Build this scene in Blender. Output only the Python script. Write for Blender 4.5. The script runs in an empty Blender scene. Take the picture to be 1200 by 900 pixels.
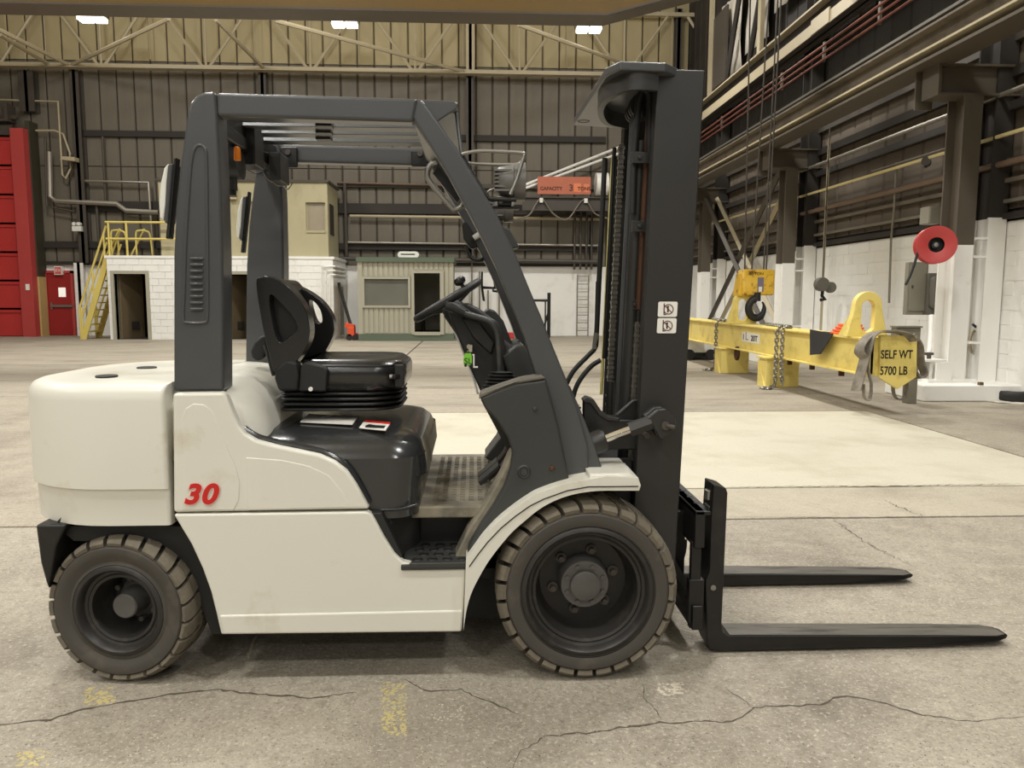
import bpy, bmesh, math, random
from mathutils import Vector, Matrix
random.seed(7)
S = bpy.context.scene
COL = S.collection
# ---------------------------------------------------------------- camera
F = 920.0
TH = math.atan(103/F)
PS = math.atan(45/F*math.cos(TH))
ROLL = 0.003
CAM = Vector((0, -2.72, 1.40))
_cp, _sp, _ct, _st = math.cos(PS), math.sin(PS), math.cos(TH), math.sin(TH)
FW = Vector((_sp*_ct, _cp*_ct, -_st))
_r0 = Vector((_cp, -_sp, 0)); _u0 = Vector((_sp*_st, _cp*_st, _ct))
RT = (_r0 + ROLL*_u0).normalized(); UP = (_u0 - ROLL*_r0).normalized()
cd = bpy.data.cameras.new('camera'); cam = bpy.data.objects.new('camera', cd); COL.objects.link(cam)
cd.sensor_fit = 'HORIZONTAL'; cd.sensor_width = 36; cd.lens = F/1200*36; cd.clip_end = 200
_m = Matrix((RT, UP, -FW)).transposed().to_4x4(); _m.translation = CAM
cam.matrix_world = _m
S.camera = cam
# ---------------------------------------------------------------- world, exposure
w = bpy.data.worlds.new('world'); S.world = w; w.use_nodes = True
bg = w.node_tree.nodes['Background']; bg.inputs[0].default_value = (1.0, .99, .97, 1); bg.inputs[1].default_value = .12
S.view_settings.view_transform = 'Standard'; S.view_settings.look = 'None'
S.view_settings.gamma = 1; S.view_settings.use_curve_mapping = False
S.view_settings.exposure = -1.2
S.cycles.use_denoising = True
S.cycles.max_bounces = 6
# ---------------------------------------------------------------- high-bay lamps of the hall
LAMP_Z = 9.55
LAMP_X = (-11.1, -3.7, 3.6)
LAMP_Y = (-30.0, -23.0, -16.0, -9.0, -2.5, 4.0, 11.0, 18.2)
def lamp_light(x, y, power):
    l = bpy.data.lights.new('high_bay_lamp', 'AREA'); l.shape = 'RECTANGLE'; l.size = .9; l.size_y = .5
    l.energy = power; l.color = (1.0, .99, .965); l.spread = math.radians(150)
    o = bpy.data.objects.new('high_bay_lamp', l); COL.objects.link(o); o.location = (x, y, LAMP_Z-.12)
    l = bpy.data.lights.new('high_bay_glow', 'POINT'); l.shadow_soft_size = .3; l.energy = power*1.15; l.color = (1.0, .99, .965)   # light leaving the open housing sideways and up
    o = bpy.data.objects.new('high_bay_glow', l); COL.objects.link(o); o.location = (x, y, LAMP_Z+.35)
for _x in LAMP_X:
    for _y in LAMP_Y:
        lamp_light(_x, _y, 440 if _y < 0 else 500 if _y < 5 else 600)

def U(x, y, Y=None, Z=None, X=None):
    """point of the hall seen at photo pixel x, y on the plane Y=, Z= or X="""
    d = FW + RT*((x-600)/F) - UP*((y-450)/F)
    if Y is not None: t = (Y-CAM.y)/d.y
    elif Z is not None: t = (Z-CAM.z)/d.z
    else: t = (X-CAM.x)/d.x
    return CAM + d*t
def UL(pts, Y): return [U(a, b, Y=Y) for a, b in pts]

# ---------------------------------------------------------------- materials
def lin(c):
    return tuple((v/255/12.92 if v/255 <= .04045 else ((v/255+.055)/1.055)**2.4) for v in c)
MATS = {}
def mat(name, rgb, rough=.5, metal=0., var=.12, vs=3., rgb2=None, mix=(.45, .65), ms=2., bump=0., bs=60., spec=.5, stretch=(1, 1, 1), emit=0., alpha=None, coat=0.):
    m = bpy.data.materials.new(name); m.use_nodes = True; MATS[name] = m
    nt = m.node_tree; N = nt.nodes; L = nt.links
    b = N['Principled BSDF']
    b.inputs['Roughness'].default_value = rough; b.inputs['Metallic'].default_value = metal
    b.inputs['Specular IOR Level'].default_value = spec
    if coat: b.inputs['Coat Weight'].default_value = coat; b.inputs['Coat Roughness'].default_value = .15
    tc = N.new('ShaderNodeTexCoord'); mp = N.new('ShaderNodeMapping'); mp.inputs['Scale'].default_value = stretch
    L.new(tc.outputs['Object'], mp.inputs['Vector'])
    n1 = N.new('ShaderNodeTexNoise'); n1.inputs['Scale'].default_value = vs; n1.inputs['Detail'].default_value = 6
    L.new(mp.outputs[0], n1.inputs['Vector'])
    c = lin(rgb)
    mx = N.new('ShaderNodeMix'); mx.data_type = 'RGBA'
    mx.inputs[6].default_value = tuple(v*(1-var) for v in c)+(1,); mx.inputs[7].default_value = tuple(min(1, v*(1+var)) for v in c)+(1,)
    L.new(n1.outputs['Fac'], mx.inputs[0]); out = mx.outputs[2]
    if rgb2:
        n2 = N.new('ShaderNodeTexNoise'); n2.inputs['Scale'].default_value = ms; n2.inputs['Detail'].default_value = 8; n2.inputs['Roughness'].default_value = .65
        L.new(mp.outputs[0], n2.inputs['Vector'])
        r = N.new('ShaderNodeMapRange'); r.inputs[1].default_value = mix[0]; r.inputs[2].default_value = mix[1]; r.clamp = True
        L.new(n2.outputs['Fac'], r.inputs[0])
        m2 = N.new('ShaderNodeMix'); m2.data_type = 'RGBA'; L.new(r.outputs[0], m2.inputs[0]); L.new(out, m2.inputs[6])
        m2.inputs[7].default_value = lin(rgb2)+(1,); out = m2.outputs[2]
    L.new(out, b.inputs['Base Color'])
    if bump:
        n3 = N.new('ShaderNodeTexNoise'); n3.inputs['Scale'].default_value = bs; n3.inputs['Detail'].default_value = 4
        L.new(mp.outputs[0], n3.inputs['Vector'])
        bu = N.new('ShaderNodeBump'); bu.inputs['Strength'].default_value = bump; bu.inputs['Distance'].default_value = .01
        L.new(n3.outputs['Fac'], bu.inputs['Height']); L.new(bu.outputs[0], b.inputs['Normal'])
    if emit:
        b.inputs['Emission Color'].default_value = c+(1,); b.inputs['Emission Strength'].default_value = emit
    if alpha is not None: b.inputs['Alpha'].default_value = alpha
    return m
M = MATS
mat('white_paint', (220, 218, 206), .42, var=.035, vs=2, rgb2=(190, 178, 150), mix=(.58, .85), ms=3.5, coat=.15)
mat('white_paint_hood', (224, 222, 210), .38, var=.05, vs=3, rgb2=(196, 188, 165), mix=(.55, .8), ms=5)
mat('charcoal_paint', (75, 76, 77), .28, var=.08, vs=6, bump=.05, bs=300)
mat('cowl_plastic', (54, 55, 53), .5, var=.15, vs=5, rgb2=(96, 92, 82), mix=(.58, .85), ms=4)
mat('hood_plastic', (44, 45, 46), .22, var=.15, vs=4, rgb2=(62, 61, 57), mix=(.55, .85), ms=6, coat=.4)
mat('worn_plastic', (140, 132, 114), .7, var=.25, vs=8, rgb2=(84, 82, 74), mix=(.45, .7), ms=7)
mat('mast_paint', (44, 43, 41), .42, var=.08, vs=4, bump=.03, bs=200)
mat('black_paint', (24, 23, 22), .42, var=.2, vs=8, rgb2=(46, 44, 40), mix=(.55, .8), ms=9)
mat('black_deep', (18, 17, 16), .6, var=.2)
mat('black_vinyl', (34, 34, 34), .24, var=.15, bump=.05, bs=220, spec=.65)
mat('black_rubber', (30, 30, 29), .55, var=.2)
mat('fork_top', (92, 88, 80), .5, var=.35, vs=6, rgb2=(46, 44, 41), mix=(.5, .66), ms=4, stretch=(1, 7, 1))
mat('tyre_rubber', (104, 97, 84), .8, var=.25, vs=9, rgb2=(130, 121, 103), mix=(.5, .8), ms=14, bump=.25, bs=60)
mat('tyre_wall', (68, 64, 58), .7, var=.15, vs=7, rgb2=(92, 86, 75), mix=(.55, .8), ms=8)
mat('rim_metal', (46, 44, 42), .45, metal=.15, var=.2, vs=10, rgb2=(72, 66, 58), mix=(.55, .75), ms=12)
mat('hub_metal', (88, 86, 83), .5, var=.15, vs=20)
mat('steel', (150, 148, 142), .35, metal=.8, var=.1)
mat('chrome', (215, 212, 205), .18, metal=1., var=.03)
mat('chain_steel', (150, 146, 136), .32, metal=.8, var=.3, vs=40)
mat('rust_steel', (82, 54, 36), .6, metal=.3, var=.3, vs=12)
mat('yellow_hose', (206, 196, 120), .5, var=.05)
mat('red_decal', (196, 30, 22), .5, var=.02)
mat('pink_outline', (240, 196, 186), .5, var=.02)
mat('dark_red', (96, 28, 34), .5, var=.02)
mat('sticker_white', (236, 234, 226), .45, var=.02)
mat('ink_black', (26, 24, 22), .5, var=.02)
mat('ink_grey', (196, 194, 190), .5, var=.02)
mat('ink_violet', (120, 112, 130), .5, var=.02)
mat('lamp_grey', (112, 110, 106), .4, metal=.2, var=.08)
mat('lip_plastic', (104, 100, 90), .6, var=.2, vs=9)
mat('lamp_glass', (205, 205, 200), .15, var=.03)
mat('amber', (230, 130, 30), .3, var=.05)
mat('green_tag', (126, 200, 60), .4, var=.05)
mat('lens_white', (226, 226, 218), .25, var=.03)
mat('mirror', (150, 150, 145), .08, metal=1, var=.02)
# hall
def floor_mat(name, rgb, dark, light, dmix=(.48, .72), speck=.5, bump=.5, stretch=(1, 1, 1)):
    """worn concrete: broad stains, mid mottling, fine grain with light and dark specks"""
    m = mat(name, rgb, .72, var=.10, vs=.8, rgb2=dark, mix=dmix, ms=1.2, bump=bump, bs=45, stretch=stretch)
    nt = m.node_tree; N = nt.nodes; L = nt.links; b = N['Principled BSDF']
    src = b.inputs['Base Color'].links[0].from_socket; mp = [n for n in N if n.type == 'MAPPING'][0]
    def layer(src, scale, lo, hi, col, amt, detail=3):
        n = N.new('ShaderNodeTexNoise'); n.inputs['Scale'].default_value = scale; n.inputs['Detail'].default_value = detail; n.inputs['Roughness'].default_value = .7
        L.new(mp.outputs[0], n.inputs['Vector'])
        r = N.new('ShaderNodeMapRange'); r.inputs[1].default_value = lo; r.inputs[2].default_value = hi; r.inputs[4].default_value = amt
        L.new(n.outputs['Fac'], r.inputs[0])
        x = N.new('ShaderNodeMix'); x.data_type = 'RGBA'; L.new(r.outputs[0], x.inputs[0]); L.new(src, x.inputs[6]); x.inputs[7].default_value = lin(col)+(1,)
        return x.outputs[2]
    src = layer(src, 5, .48, .72, light, .6*speck, 8)
    src = layer(src, 22, .5, .7, dark, .9*speck, 6)
    src = layer(src, 60, .54, .7, light, min(1, 1.6*speck))
    src = layer(src, 95, .56, .7, tuple(.8*v for v in dark), min(1, 1.6*speck))
    L.new(src, b.inputs['Base Color'])
floor_mat('floor_brown', (158, 149, 133), (118, 109, 95), (188, 180, 162), speck=.6, bump=.35)
floor_mat('floor_front', (158, 150, 135), (120, 112, 99), (190, 182, 166), speck=.8, bump=.6)
floor_mat('floor_far', (158, 149, 133), (112, 103, 90), (188, 180, 162), speck=.5, bump=.2, stretch=(.45, 1.4, 1))
floor_mat('floor_pale', (196, 190, 171), (178, 170, 149), (206, 201, 184), speck=.35, bump=.15)
floor_mat('floor_mid', (176, 168, 150), (146, 137, 120), (196, 188, 170), speck=.55, bump=.3)
mat('joint', (58, 50, 42), .9)
mat('crack', (84, 75, 64), .9, var=.2)
mat('aggregate', (200, 191, 172), .9, var=.1)
mat('floor_yellow', (192, 178, 122), .8, var=.2, vs=10)
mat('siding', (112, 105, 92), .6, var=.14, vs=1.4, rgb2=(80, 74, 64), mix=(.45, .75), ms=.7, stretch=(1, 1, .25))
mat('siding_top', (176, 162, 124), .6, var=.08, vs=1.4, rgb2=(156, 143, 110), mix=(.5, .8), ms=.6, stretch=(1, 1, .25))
mat('siding_right', (98, 88, 76), .65, var=.2, vs=1.1, rgb2=(62, 54, 46), mix=(.46, .72), ms=.8, stretch=(1, .4, 1))
mat('soot', (46, 41, 36), .7, var=.25, vs=1.5)
mat('dark_steel', (70, 64, 57), .55, var=.2, vs=3)
mat('runway_steel', (104, 95, 82), .5, var=.15, vs=3, rgb2=(66, 58, 50), mix=(.5, .75), ms=2)
mat('brown_steel', (84, 76, 64), .5, var=.12, vs=3)
mat('pale_steel', (176, 164, 136), .5, var=.1)
mat('white_wall', (240, 239, 234), .6, var=.04, vs=2, rgb2=(214, 210, 200), mix=(.55, .85), ms=1.5)
mat('white_steel', (236, 234, 228), .5, var=.05, vs=3, rgb2=(200, 195, 184), mix=(.58, .8), ms=3)
mat('grey_conduit', (140, 134, 122), .4, metal=.4, var=.1)
mat('pipe_yellow', (212, 198, 144), .5, var=.08)
mat('pipe_brown', (110, 90, 74), .5, var=.1)
mat('pipe_red', (112, 62, 50), .5, var=.15)
mat('red_door', (190, 54, 52), .5, var=.08, vs=1.5)
mat('red_frame', (180, 66, 64), .5, var=.08)
mat('red_mandoor', (150, 34, 34), .45, var=.08)
mat('olive', (62, 58, 44), .6, var=.15)
mat('yellow_base', (192, 168, 112), .6, var=.12)
mat('stair_yellow', (212, 192, 104), .5, var=.12)
mat('beam_yellow', (234, 214, 124), .5, var=.09, vs=3, rgb2=(190, 166, 88), mix=(.52, .78), ms=4)
mat('hook_yellow', (224, 182, 60), .5, var=.1, vs=8, rgb2=(120, 78, 24), mix=(.52, .68), ms=9)
mat('crane_shaded_yellow', (112, 86, 28), .55, var=.12)  # yellow girder darkened in its colour, for the lack of light up there
mat('sling_grey', (136, 129, 117), .8, var=.25, vs=9, rgb2=(104, 97, 86), mix=(.45, .65), ms=8)
mat('cloth_black', (44, 43, 44), .85, var=.2)
mat('orange_strap', (238, 110, 52), .7, var=.1)
mat('orange_red', (224, 84, 46), .6, var=.15)
mat('tan_ply', (172, 164, 132), .7, var=.12, vs=1.2, rgb2=(148, 140, 110), mix=(.5, .75), ms=1.4, stretch=(1, 1, .35))
mat('frosted_pane', (150, 140, 120), .5, var=.12, vs=5)
mat('shed_siding', (166, 162, 144), .6, var=.08, vs=2)
mat('shed_green', (88, 100, 82), .6, var=.12)
mat('shed_glass', (112, 112, 102), .12, var=.2, vs=1.2, spec=.8)
mat('dark_inside', (48, 42, 34), .8, var=.15)
mat('door_brown', (104, 90, 66), .6, var=.12)
mat('reel_red', (184, 66, 64), .4, var=.08)
mat('cabinet_grey', (132, 128, 114), .5, var=.06)
mat('cabinet_dark', (98, 95, 86), .5, var=.06)
mat('sign_orange', (182, 104, 78), .6, var=.12, vs=3)
mat('sign_light', (222, 128, 84), .6, var=.08)
mat('sign_ink', (92, 44, 32), .6)
mat('exit_red', (216, 92, 88), .5, var=.1)
mat('plastic_sheet', (206, 200, 188), .5, var=.15, vs=2)
mat('wood_stop', (104, 84, 50), .7)
mat('lamp_face', (255, 247, 230), .5, var=0, emit=14)

# ---------------------------------------------------------------- mesh builder
def basis(d):
    d = Vector(d).normalized(); a = Vector((0, 0, 1)) if abs(d.z) < .9 else Vector((1, 0, 0))
    x = d.cross(a).normalized(); return x, d.cross(x).normalized(), d
class MB:
    def __init__(s): s.v = []; s.f = []; s.mi = []; s.cur = 0
    def add(s, vs, fs):
        o = len(s.v); s.v += [tuple(p) for p in vs]
        for f in fs: s.f.append(tuple(i+o for i in f)); s.mi.append(s.cur)
        return s
    def box(s, a, b):
        x0, x1 = sorted((a[0], b[0])); y0, y1 = sorted((a[1], b[1])); z0, z1 = sorted((a[2], b[2]))
        return s.add([(x0,y0,z0),(x1,y0,z0),(x1,y1,z0),(x0,y1,z0),(x0,y0,z1),(x1,y0,z1),(x1,y1,z1),(x0,y1,z1)],
                     [(3,2,1,0),(4,5,6,7),(0,1,5,4),(1,2,6,5),(2,3,7,6),(3,0,4,7)])
    def prism(s, pts, vec):
        pts = [Vector(p) for p in pts]; vec = Vector(vec); n = len(pts)
        nrm = Vector((0, 0, 0))
        for i in range(n): nrm += pts[i].cross(pts[(i+1) % n])
        if nrm.dot(vec) > 0: pts.reverse()
        vs = pts+[p+vec for p in pts]
        return s.add(vs, [tuple(range(n)), tuple(range(2*n-1, n-1, -1))]+[((i+1) % n, i, i+n, (i+1) % n+n) for i in range(n)])
    def py(s, pts, y0, y1):   # side-view outline (x, y, z; y ignored) given thickness from y0 to y1
        return s.prism([(p[0], y0, p[2]) for p in pts], (0, y1-y0, 0))
    def tube(s, path, r, n=10, caps=True, closed=False):
        path = [Vector(p) for p in path]; k = len(path)
        rs = r if isinstance(r, (list, tuple)) else [r]*k
        x = None; rings = []
        for i, p in enumerate(path):
            if closed: t = path[(i+1) % k]-path[i-1]
            else: t = path[min(i+1, k-1)]-path[max(i-1, 0)]
            t.normalize()
            if x is None: x = basis(t)[0]
            x = (x-t*x.dot(t)).normalized(); y = t.cross(x)
            rings.append([p+rs[i]*(math.cos(2*math.pi*j/n)*x+math.sin(2*math.pi*j/n)*y) for j in range(n)])
        return s.loft(rings, caps and not closed, closed)
    def loft(s, rings, caps=True, closed=False):
        n = len(rings[0]); vs = [p for r in rings for p in r]; fs = []
        k = len(rings)
        for i in range(k if closed else k-1):
            a = i*n; b = ((i+1) % k)*n
            for j in range(n): fs.append((a+j, a+(j+1) % n, b+(j+1) % n, b+j))
        if caps: fs.append(tuple(range(n-1, -1, -1))); fs.append(tuple((k-1)*n+j for j in range(n)))
        return s.add(vs, fs)
    def cyl(s, a, b, r, r2=None, n=20): return s.tube([a, b], [r, r if r2 is None else r2], n)
    def lathe(s, c, axis, prof, n=40):   # prof: (radius, height along axis)
        c = Vector(c); x, y, d = basis(axis)
        rings = [[c+d*h+max(r, 1e-4)*(math.cos(2*math.pi*j/n)*x+math.sin(2*math.pi*j/n)*y) for j in range(n)] for r, h in prof]
        return s.loft(rings, False)
    def mesh(s, name, mats, smooth=None):
        me = bpy.data.meshes.new(name); me.from_pydata(s.v, [], s.f); me.update()
        for m in (mats if isinstance(mats, (list, tuple)) else [mats]): me.materials.append(M[m] if isinstance(m, str) else m)
        if any(s.mi): me.polygons.foreach_set('material_index', s.mi)
        if smooth:
            me.polygons.foreach_set('use_smooth', [True]*len(me.polygons)); me.set_sharp_from_angle(angle=math.radians(smooth))
        return me
    def obj(s, name, mats, parent=None, smooth=None, bevel=0, seg=2, recalc=False):
        me = s.mesh(name, mats, smooth)
        if recalc:
            bm = bmesh.new(); bm.from_mesh(me); bmesh.ops.recalc_face_normals(bm, faces=bm.faces); bm.to_mesh(me); bm.free()
        o = bpy.data.objects.new(name, me); COL.objects.link(o)
        if parent: adopt(o, parent)
        if bevel:
            b = o.modifiers.new('bevel', 'BEVEL'); b.width = bevel; b.segments = seg; b.limit_method = 'ANGLE'; b.angle_limit = math.radians(32)
            if not smooth:
                me.polygons.foreach_set('use_smooth', [True]*len(me.polygons)); b.harden_normals = True
        return o
ORIG = {}
def adopt(o, parent):
    o.parent = parent
    o.matrix_parent_inverse = Matrix.Translation(-ORIG.get(parent.name, Vector((0, 0, 0))))
def thing(name, label, cat, loc=(0, 0, 0), group=None):
    o = bpy.data.objects.new(name, None); COL.objects.link(o); o.empty_display_size = .1
    o.location = loc; ORIG[o.name] = Vector(loc)
    o['label'] = label; o['category'] = cat
    if group: o['group'] = group
    return o
def tag(o, label, cat, group=None):
    o['label'] = label; o['category'] = cat
    if group: o['group'] = group
    return o
def struct(o): o['kind'] = 'structure'; return o
def part(name, mats, parent, fn, **k):
    b = MB(); fn(b); return b.obj(name, mats, parent, **k)
def pieces(name, mats, parent, fns, **k):
    return [part(name, mats, parent, f, **k) for f in fns]
def text(name, s, size, origin, xdir, ydir, mats, parent, ext=.001, shear=0., bold=0., sx=1., align='LEFT', space=1.):
    c = bpy.data.curves.new(name, 'FONT'); c.body = s; c.size = size; c.extrude = ext; c.shear = shear; c.offset = bold; c.align_x = align
    c.space_character = space
    t = bpy.data.objects.new(name, c); COL.objects.link(t)
    me = bpy.data.meshes.new_from_object(t.evaluated_get(bpy.context.evaluated_depsgraph_get()))
    bpy.data.objects.remove(t); bpy.data.curves.remove(c)
    x = Vector(xdir).normalized(); y = Vector(ydir); y = (y-x*y.dot(x)).normalized(); z = x.cross(y)
    mm = Matrix((x*sx, y, z)).transposed().to_4x4(); mm.translation = Vector(origin); me.transform(mm)
    me.materials.clear(); me.materials.append(M[mats])
    o = bpy.data.objects.new(name, me); COL.objects.link(o)
    if parent: adopt(o, parent)
    return o
def plate_obj(name, mats, parent, outer, holes, y0, y1, bevel=0, smooth=None):
    """flat plate with holes in side view, thickness y0..y1 (outer, holes: lists of points, y ignored)"""
    bm = bmesh.new(); edges = []
    for loop in [outer]+holes:
        vs = [bm.verts.new((p[0], y0, p[2])) for p in loop]
        edges += [bm.edges.new((vs[i], vs[(i+1) % len(vs)])) for i in range(len(vs))]
    r = bmesh.ops.triangle_fill(bm, use_beauty=True, edges=edges)
    fs = [g for g in bm.faces]
    e = bmesh.ops.extrude_face_region(bm, geom=fs)
    bmesh.ops.translate(bm, verts=[g for g in e['geom'] if isinstance(g, bmesh.types.BMVert)], vec=(0, y1-y0, 0))
    bmesh.ops.recalc_face_normals(bm, faces=bm.faces)
    bmesh.ops.dissolve_limit(bm, angle_limit=.02, verts=bm.verts, edges=bm.edges)
    me = bpy.data.meshes.new(name); bm.to_mesh(me); bm.free(); me.materials.append(M[mats])
    o = bpy.data.objects.new(name, me); COL.objects.link(o)
    if parent: adopt(o, parent)
    if bevel:
        b = o.modifiers.new('bevel', 'BEVEL'); b.width = bevel; b.segments = 3; b.limit_method = 'ANGLE'; b.angle_limit = math.radians(40)
        me.polygons.foreach_set('use_smooth', [True]*len(me.polygons)); b.harden_normals = True
    return o
def spline(pts, n=6, closed=False):
    pts = [Vector(p) for p in pts]; k = len(pts); out = []
    for i in range(k if closed else k-1):
        if closed: p0, p1, p2, p3 = pts[i-1], pts[i], pts[(i+1) % k], pts[(i+2) % k]
        else: p0, p1, p2, p3 = pts[max(i-1, 0)], pts[i], pts[i+1], pts[min(i+2, k-1)]
        for j in range(n):
            t = j/n
            out.append(.5*((2*p1)+(p2-p0)*t+(2*p0-5*p1+4*p2-p3)*t*t+(3*p1-p0-3*p2+p3)*t**3))
    if not closed: out.append(pts[-1])
    return out
def rrect(x0, x1, y0, y1, r, z, n=6):
    """ring of a rounded rectangle; r = radius or four radii (x0y0, x1y0, x1y1, x0y1)"""
    rs = r if isinstance(r, (tuple, list)) else (r,)*4; out = []
    for (cx, cy, a0, q) in ((x0, y0, 180, rs[0]), (x1, y0, 270, rs[1]), (x1, y1, 0, rs[2]), (x0, y1, 90, rs[3])):
        ox = cx+q*(1 if cx == x0 else -1); oy = cy+q*(1 if cy == y0 else -1)
        for i in range(n+1):
            a = math.radians(a0+90*i/n); out.append(Vector((ox+q*math.cos(a), oy+q*math.sin(a), z)))
    return out
# ================================================================ SETTING
YB = 25.2     # back wall face
XR = 7.4      # right wall face
# ---- floor: slabs cast separately, with open joints
floor = struct(part('floor', 'joint', None, lambda b: b.box((-19, -34, -.10), (9, YB+.4, -.02))))
def slab(x0, y0, x1, y1, m):
    g = .016
    o = part('slab', m, floor, lambda b: b.box((x0+g, y0+g, -.03), (x1-g, y1-g, 0)), bevel=.006, seg=1)
    return o
XL, XJ = -1.6, 4.86
slab(-19, -34, -7.5, 2.06, 'floor_front'); slab(-7.5, -34, 9, 2.06, 'floor_front')
slab(XL, 2.06, 9, 2.86, 'floor_mid')
slab(XL, 2.86, XJ, 6.68, 'floor_pale')
slab(XJ, 2.86, 9, 8.4, 'floor_brown')
slab(XL, 6.68, XJ, 8.4, 'floor_far')
slab(-19, 2.06, XL, 8.4, 'floor_brown')
slab(-19, 8.4, XL, YB+.3, 'floor_far'); slab(XL, 8.4, 9, YB+.3, 'floor_far')
def strip(path, w0, name, m, z=.0008, jit=.0):
    b = MB(); p = []; rnd = random.Random(len(path)*13+int(path[0][0]*50))
    P = [Vector((q[0], q[1], z)) for q in path]; L = []; R = []
    fine = []
    for i in range(len(P)-1):
        n = max(2, int((P[i+1]-P[i]).length/.02))
        for j in range(n): fine.append(P[i].lerp(P[i+1], j/n))
    fine.append(P[-1])
    for i, q in enumerate(fine):
        q = q+Vector((rnd.uniform(-jit, jit), rnd.uniform(-jit, jit), 0))
        t = fine[min(i+1, len(fine)-1)]-fine[max(i-1, 0)]; s = Vector((-t.y, t.x, 0)).normalized()
        ww = w0*rnd.uniform(.35, 1.25)*min(1, .25+4*min(i, len(fine)-1-i)/len(fine))
        L.append(q+s*ww); R.append(q-s*ww)
    for i in range(len(L)-1): b.add([L[i], R[i], R[i+1], L[i+1]], [(0, 1, 2, 3)])
    return b.obj(name, m, floor)
def GP(pts): return [U(a, c, Z=0) for a, c in pts]
strip(GP([(-20, 851), (20, 847), (60, 843), (95, 832), (140, 824), (190, 815), (250, 808), (310, 814), (370, 818), (420, 811)]), .006, 'crack', 'crack', jit=.006)
strip(GP([(470, 795), (505, 811), (540, 808), (570, 822), (610, 838)]), .004, 'crack', 'crack', jit=.006)
strip(GP([(603, 900), (612, 880), (640, 863), (700, 858), (760, 848), (800, 846), (860, 846), (885, 829), (925, 827), (960, 826), (990, 815), (1030, 823), (1080, 838), (1140, 846), (1200, 840)]), .0048, 'crack', 'crack', jit=.007)
strip(GP([(850, 806), (870, 820), (885, 832)]), .002, 'crack', 'crack', jit=.005)
strip(GP([(753, 802), (755, 818), (768, 830), (775, 845)]), .002, 'crack', 'crack', jit=.005)
strip(GP([(1070, 512), (1110, 514)]), .004, 'crack', 'crack', jit=.01)
strip(GP([(1035, 585), (1060, 597), (1085, 606)]), .004, 'crack', 'crack', jit=.02)
strip(GP([(975, 606), (1000, 625), (1020, 640), (1060, 658)]), .004, 'crack', 'crack', jit=.02)
strip(GP([(850, 571), (950, 570), (1050, 569.5), (1130, 568), (1200, 567)]), .006, 'crack', 'joint', jit=.012)
strip(GP([(850, 606), (1000, 606), (1100, 605), (1200, 604)]), .003, 'crack', 'crack', jit=.004)
strip(GP([(300, 745), (290, 772)]), .009, 'scrape', 'aggregate', jit=.004)
def flakes(name, m, area, n, s, seed):
    r = random.Random(seed); b = MB()
    for i in range(n):
        c = U(r.uniform(area[0], area[2]), r.uniform(area[1], area[3]), Z=0); k = r.randint(5, 7); q = s*r.uniform(.4, 1.3); a0 = r.random()*6
        b.add([(c.x+q*r.uniform(.6, 1.3)*math.cos(a0+6.283*j/k), c.y+q*r.uniform(.6, 1.3)*math.sin(a0+6.283*j/k), .0007+.00001*i % .0004) for j in range(k)], [tuple(range(k))])
    o = b.obj(name, m, floor); o['kind'] = 'stuff'; return o
flakes('paint_flakes', 'floor_yellow', (448, 800, 476, 862), 200, .006, 1)
flakes('paint_flakes', 'floor_yellow', (100, 806, 135, 826), 70, .008, 2)
flakes('paint_flakes', 'floor_yellow', (20, 880, 58, 898), 60, .006, 3)
flakes('paint_flakes', 'aggregate', (770, 800, 800, 815), 70, .007, 4)
flakes('exposed_aggregate', 'aggregate', (500, 825, 545, 845), 60, .0035, 5)
flakes('exposed_aggregate', 'aggregate', (40, 855, 240, 900), 260, .0026, 6)
flakes('exposed_aggregate', 'aggregate', (400, 840, 1200, 900), 500, .0022, 7)
flakes('exposed_aggregate', 'crack', (0, 760, 1200, 900), 700, .0022, 8)
flakes('exposed_aggregate', 'aggregate', (860, 615, 1200, 720), 400, .0032, 9)

# ---- back wall
wb = struct(part('wall_back', 'soot', None, lambda b: b.box((-19, YB+.06, 0), (9, YB+.4, 12.7))))
part('lower_wall', 'white_wall', wb, lambda b: b.box((-15.0, YB, 0), (8.6, YB+.07, 2.44)))
PW = .575
def panel_mesh(h, m, name='wall_panel'):
    b = MB(); w = PW-.035
    b.prism([(0, 0, 0), (.03, -.035, 0), (w-.03, -.035, 0), (w, 0, 0)], (0, 0, h)); return b.mesh(name, m)
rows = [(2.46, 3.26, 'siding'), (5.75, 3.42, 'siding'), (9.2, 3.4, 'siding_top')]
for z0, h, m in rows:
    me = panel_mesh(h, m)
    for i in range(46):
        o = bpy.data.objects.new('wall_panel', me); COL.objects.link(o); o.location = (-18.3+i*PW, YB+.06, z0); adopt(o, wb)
def bz(y, x=600): return U(x, y, Y=YB).z
def rail_b(y, x0, x1, t, m, name='girt', d=.12):
    a = U(x0, y, Y=YB-d); z = bz(y); x1_ = U(x1, y, Y=YB-d).x
    return part(name, m, wb, lambda b: b.box((a.x, YB-d, z-t/2), (x1_, YB+.02, z+t/2)))
rail_b(163, 88, 710, .2, 'soot'); rail_b(246, 90, 700, .34, 'soot'); rail_b(290, 50, 700, .22, 'soot'); rail_b(219, 395, 700, .14, 'dark_steel')
rail_b(311, 50, 128, .12, 'soot'); rail_b(310, 530, 705, .1, 'soot')
def pipe_b(pts, r, m, d=.2, name='pipe'): return part(name, m, wb, lambda b: b.tube(UL(pts, YB-d), r, 8), smooth=40)
pipe_b([(410, 253), (705, 257)], .05, 'pale_steel', .22); pipe_b([(405, 284), (705, 288)], .04, 'grey_conduit', .22)
pipe_b([(395, 214), (560, 218)], .035, 'pipe_brown', .22); pipe_b([(404, 215), (406, 300)], .06, 'dark_steel', .25)
pipe_b([(395, 303), (705, 307)], .07, 'dark_steel', .3)
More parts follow.
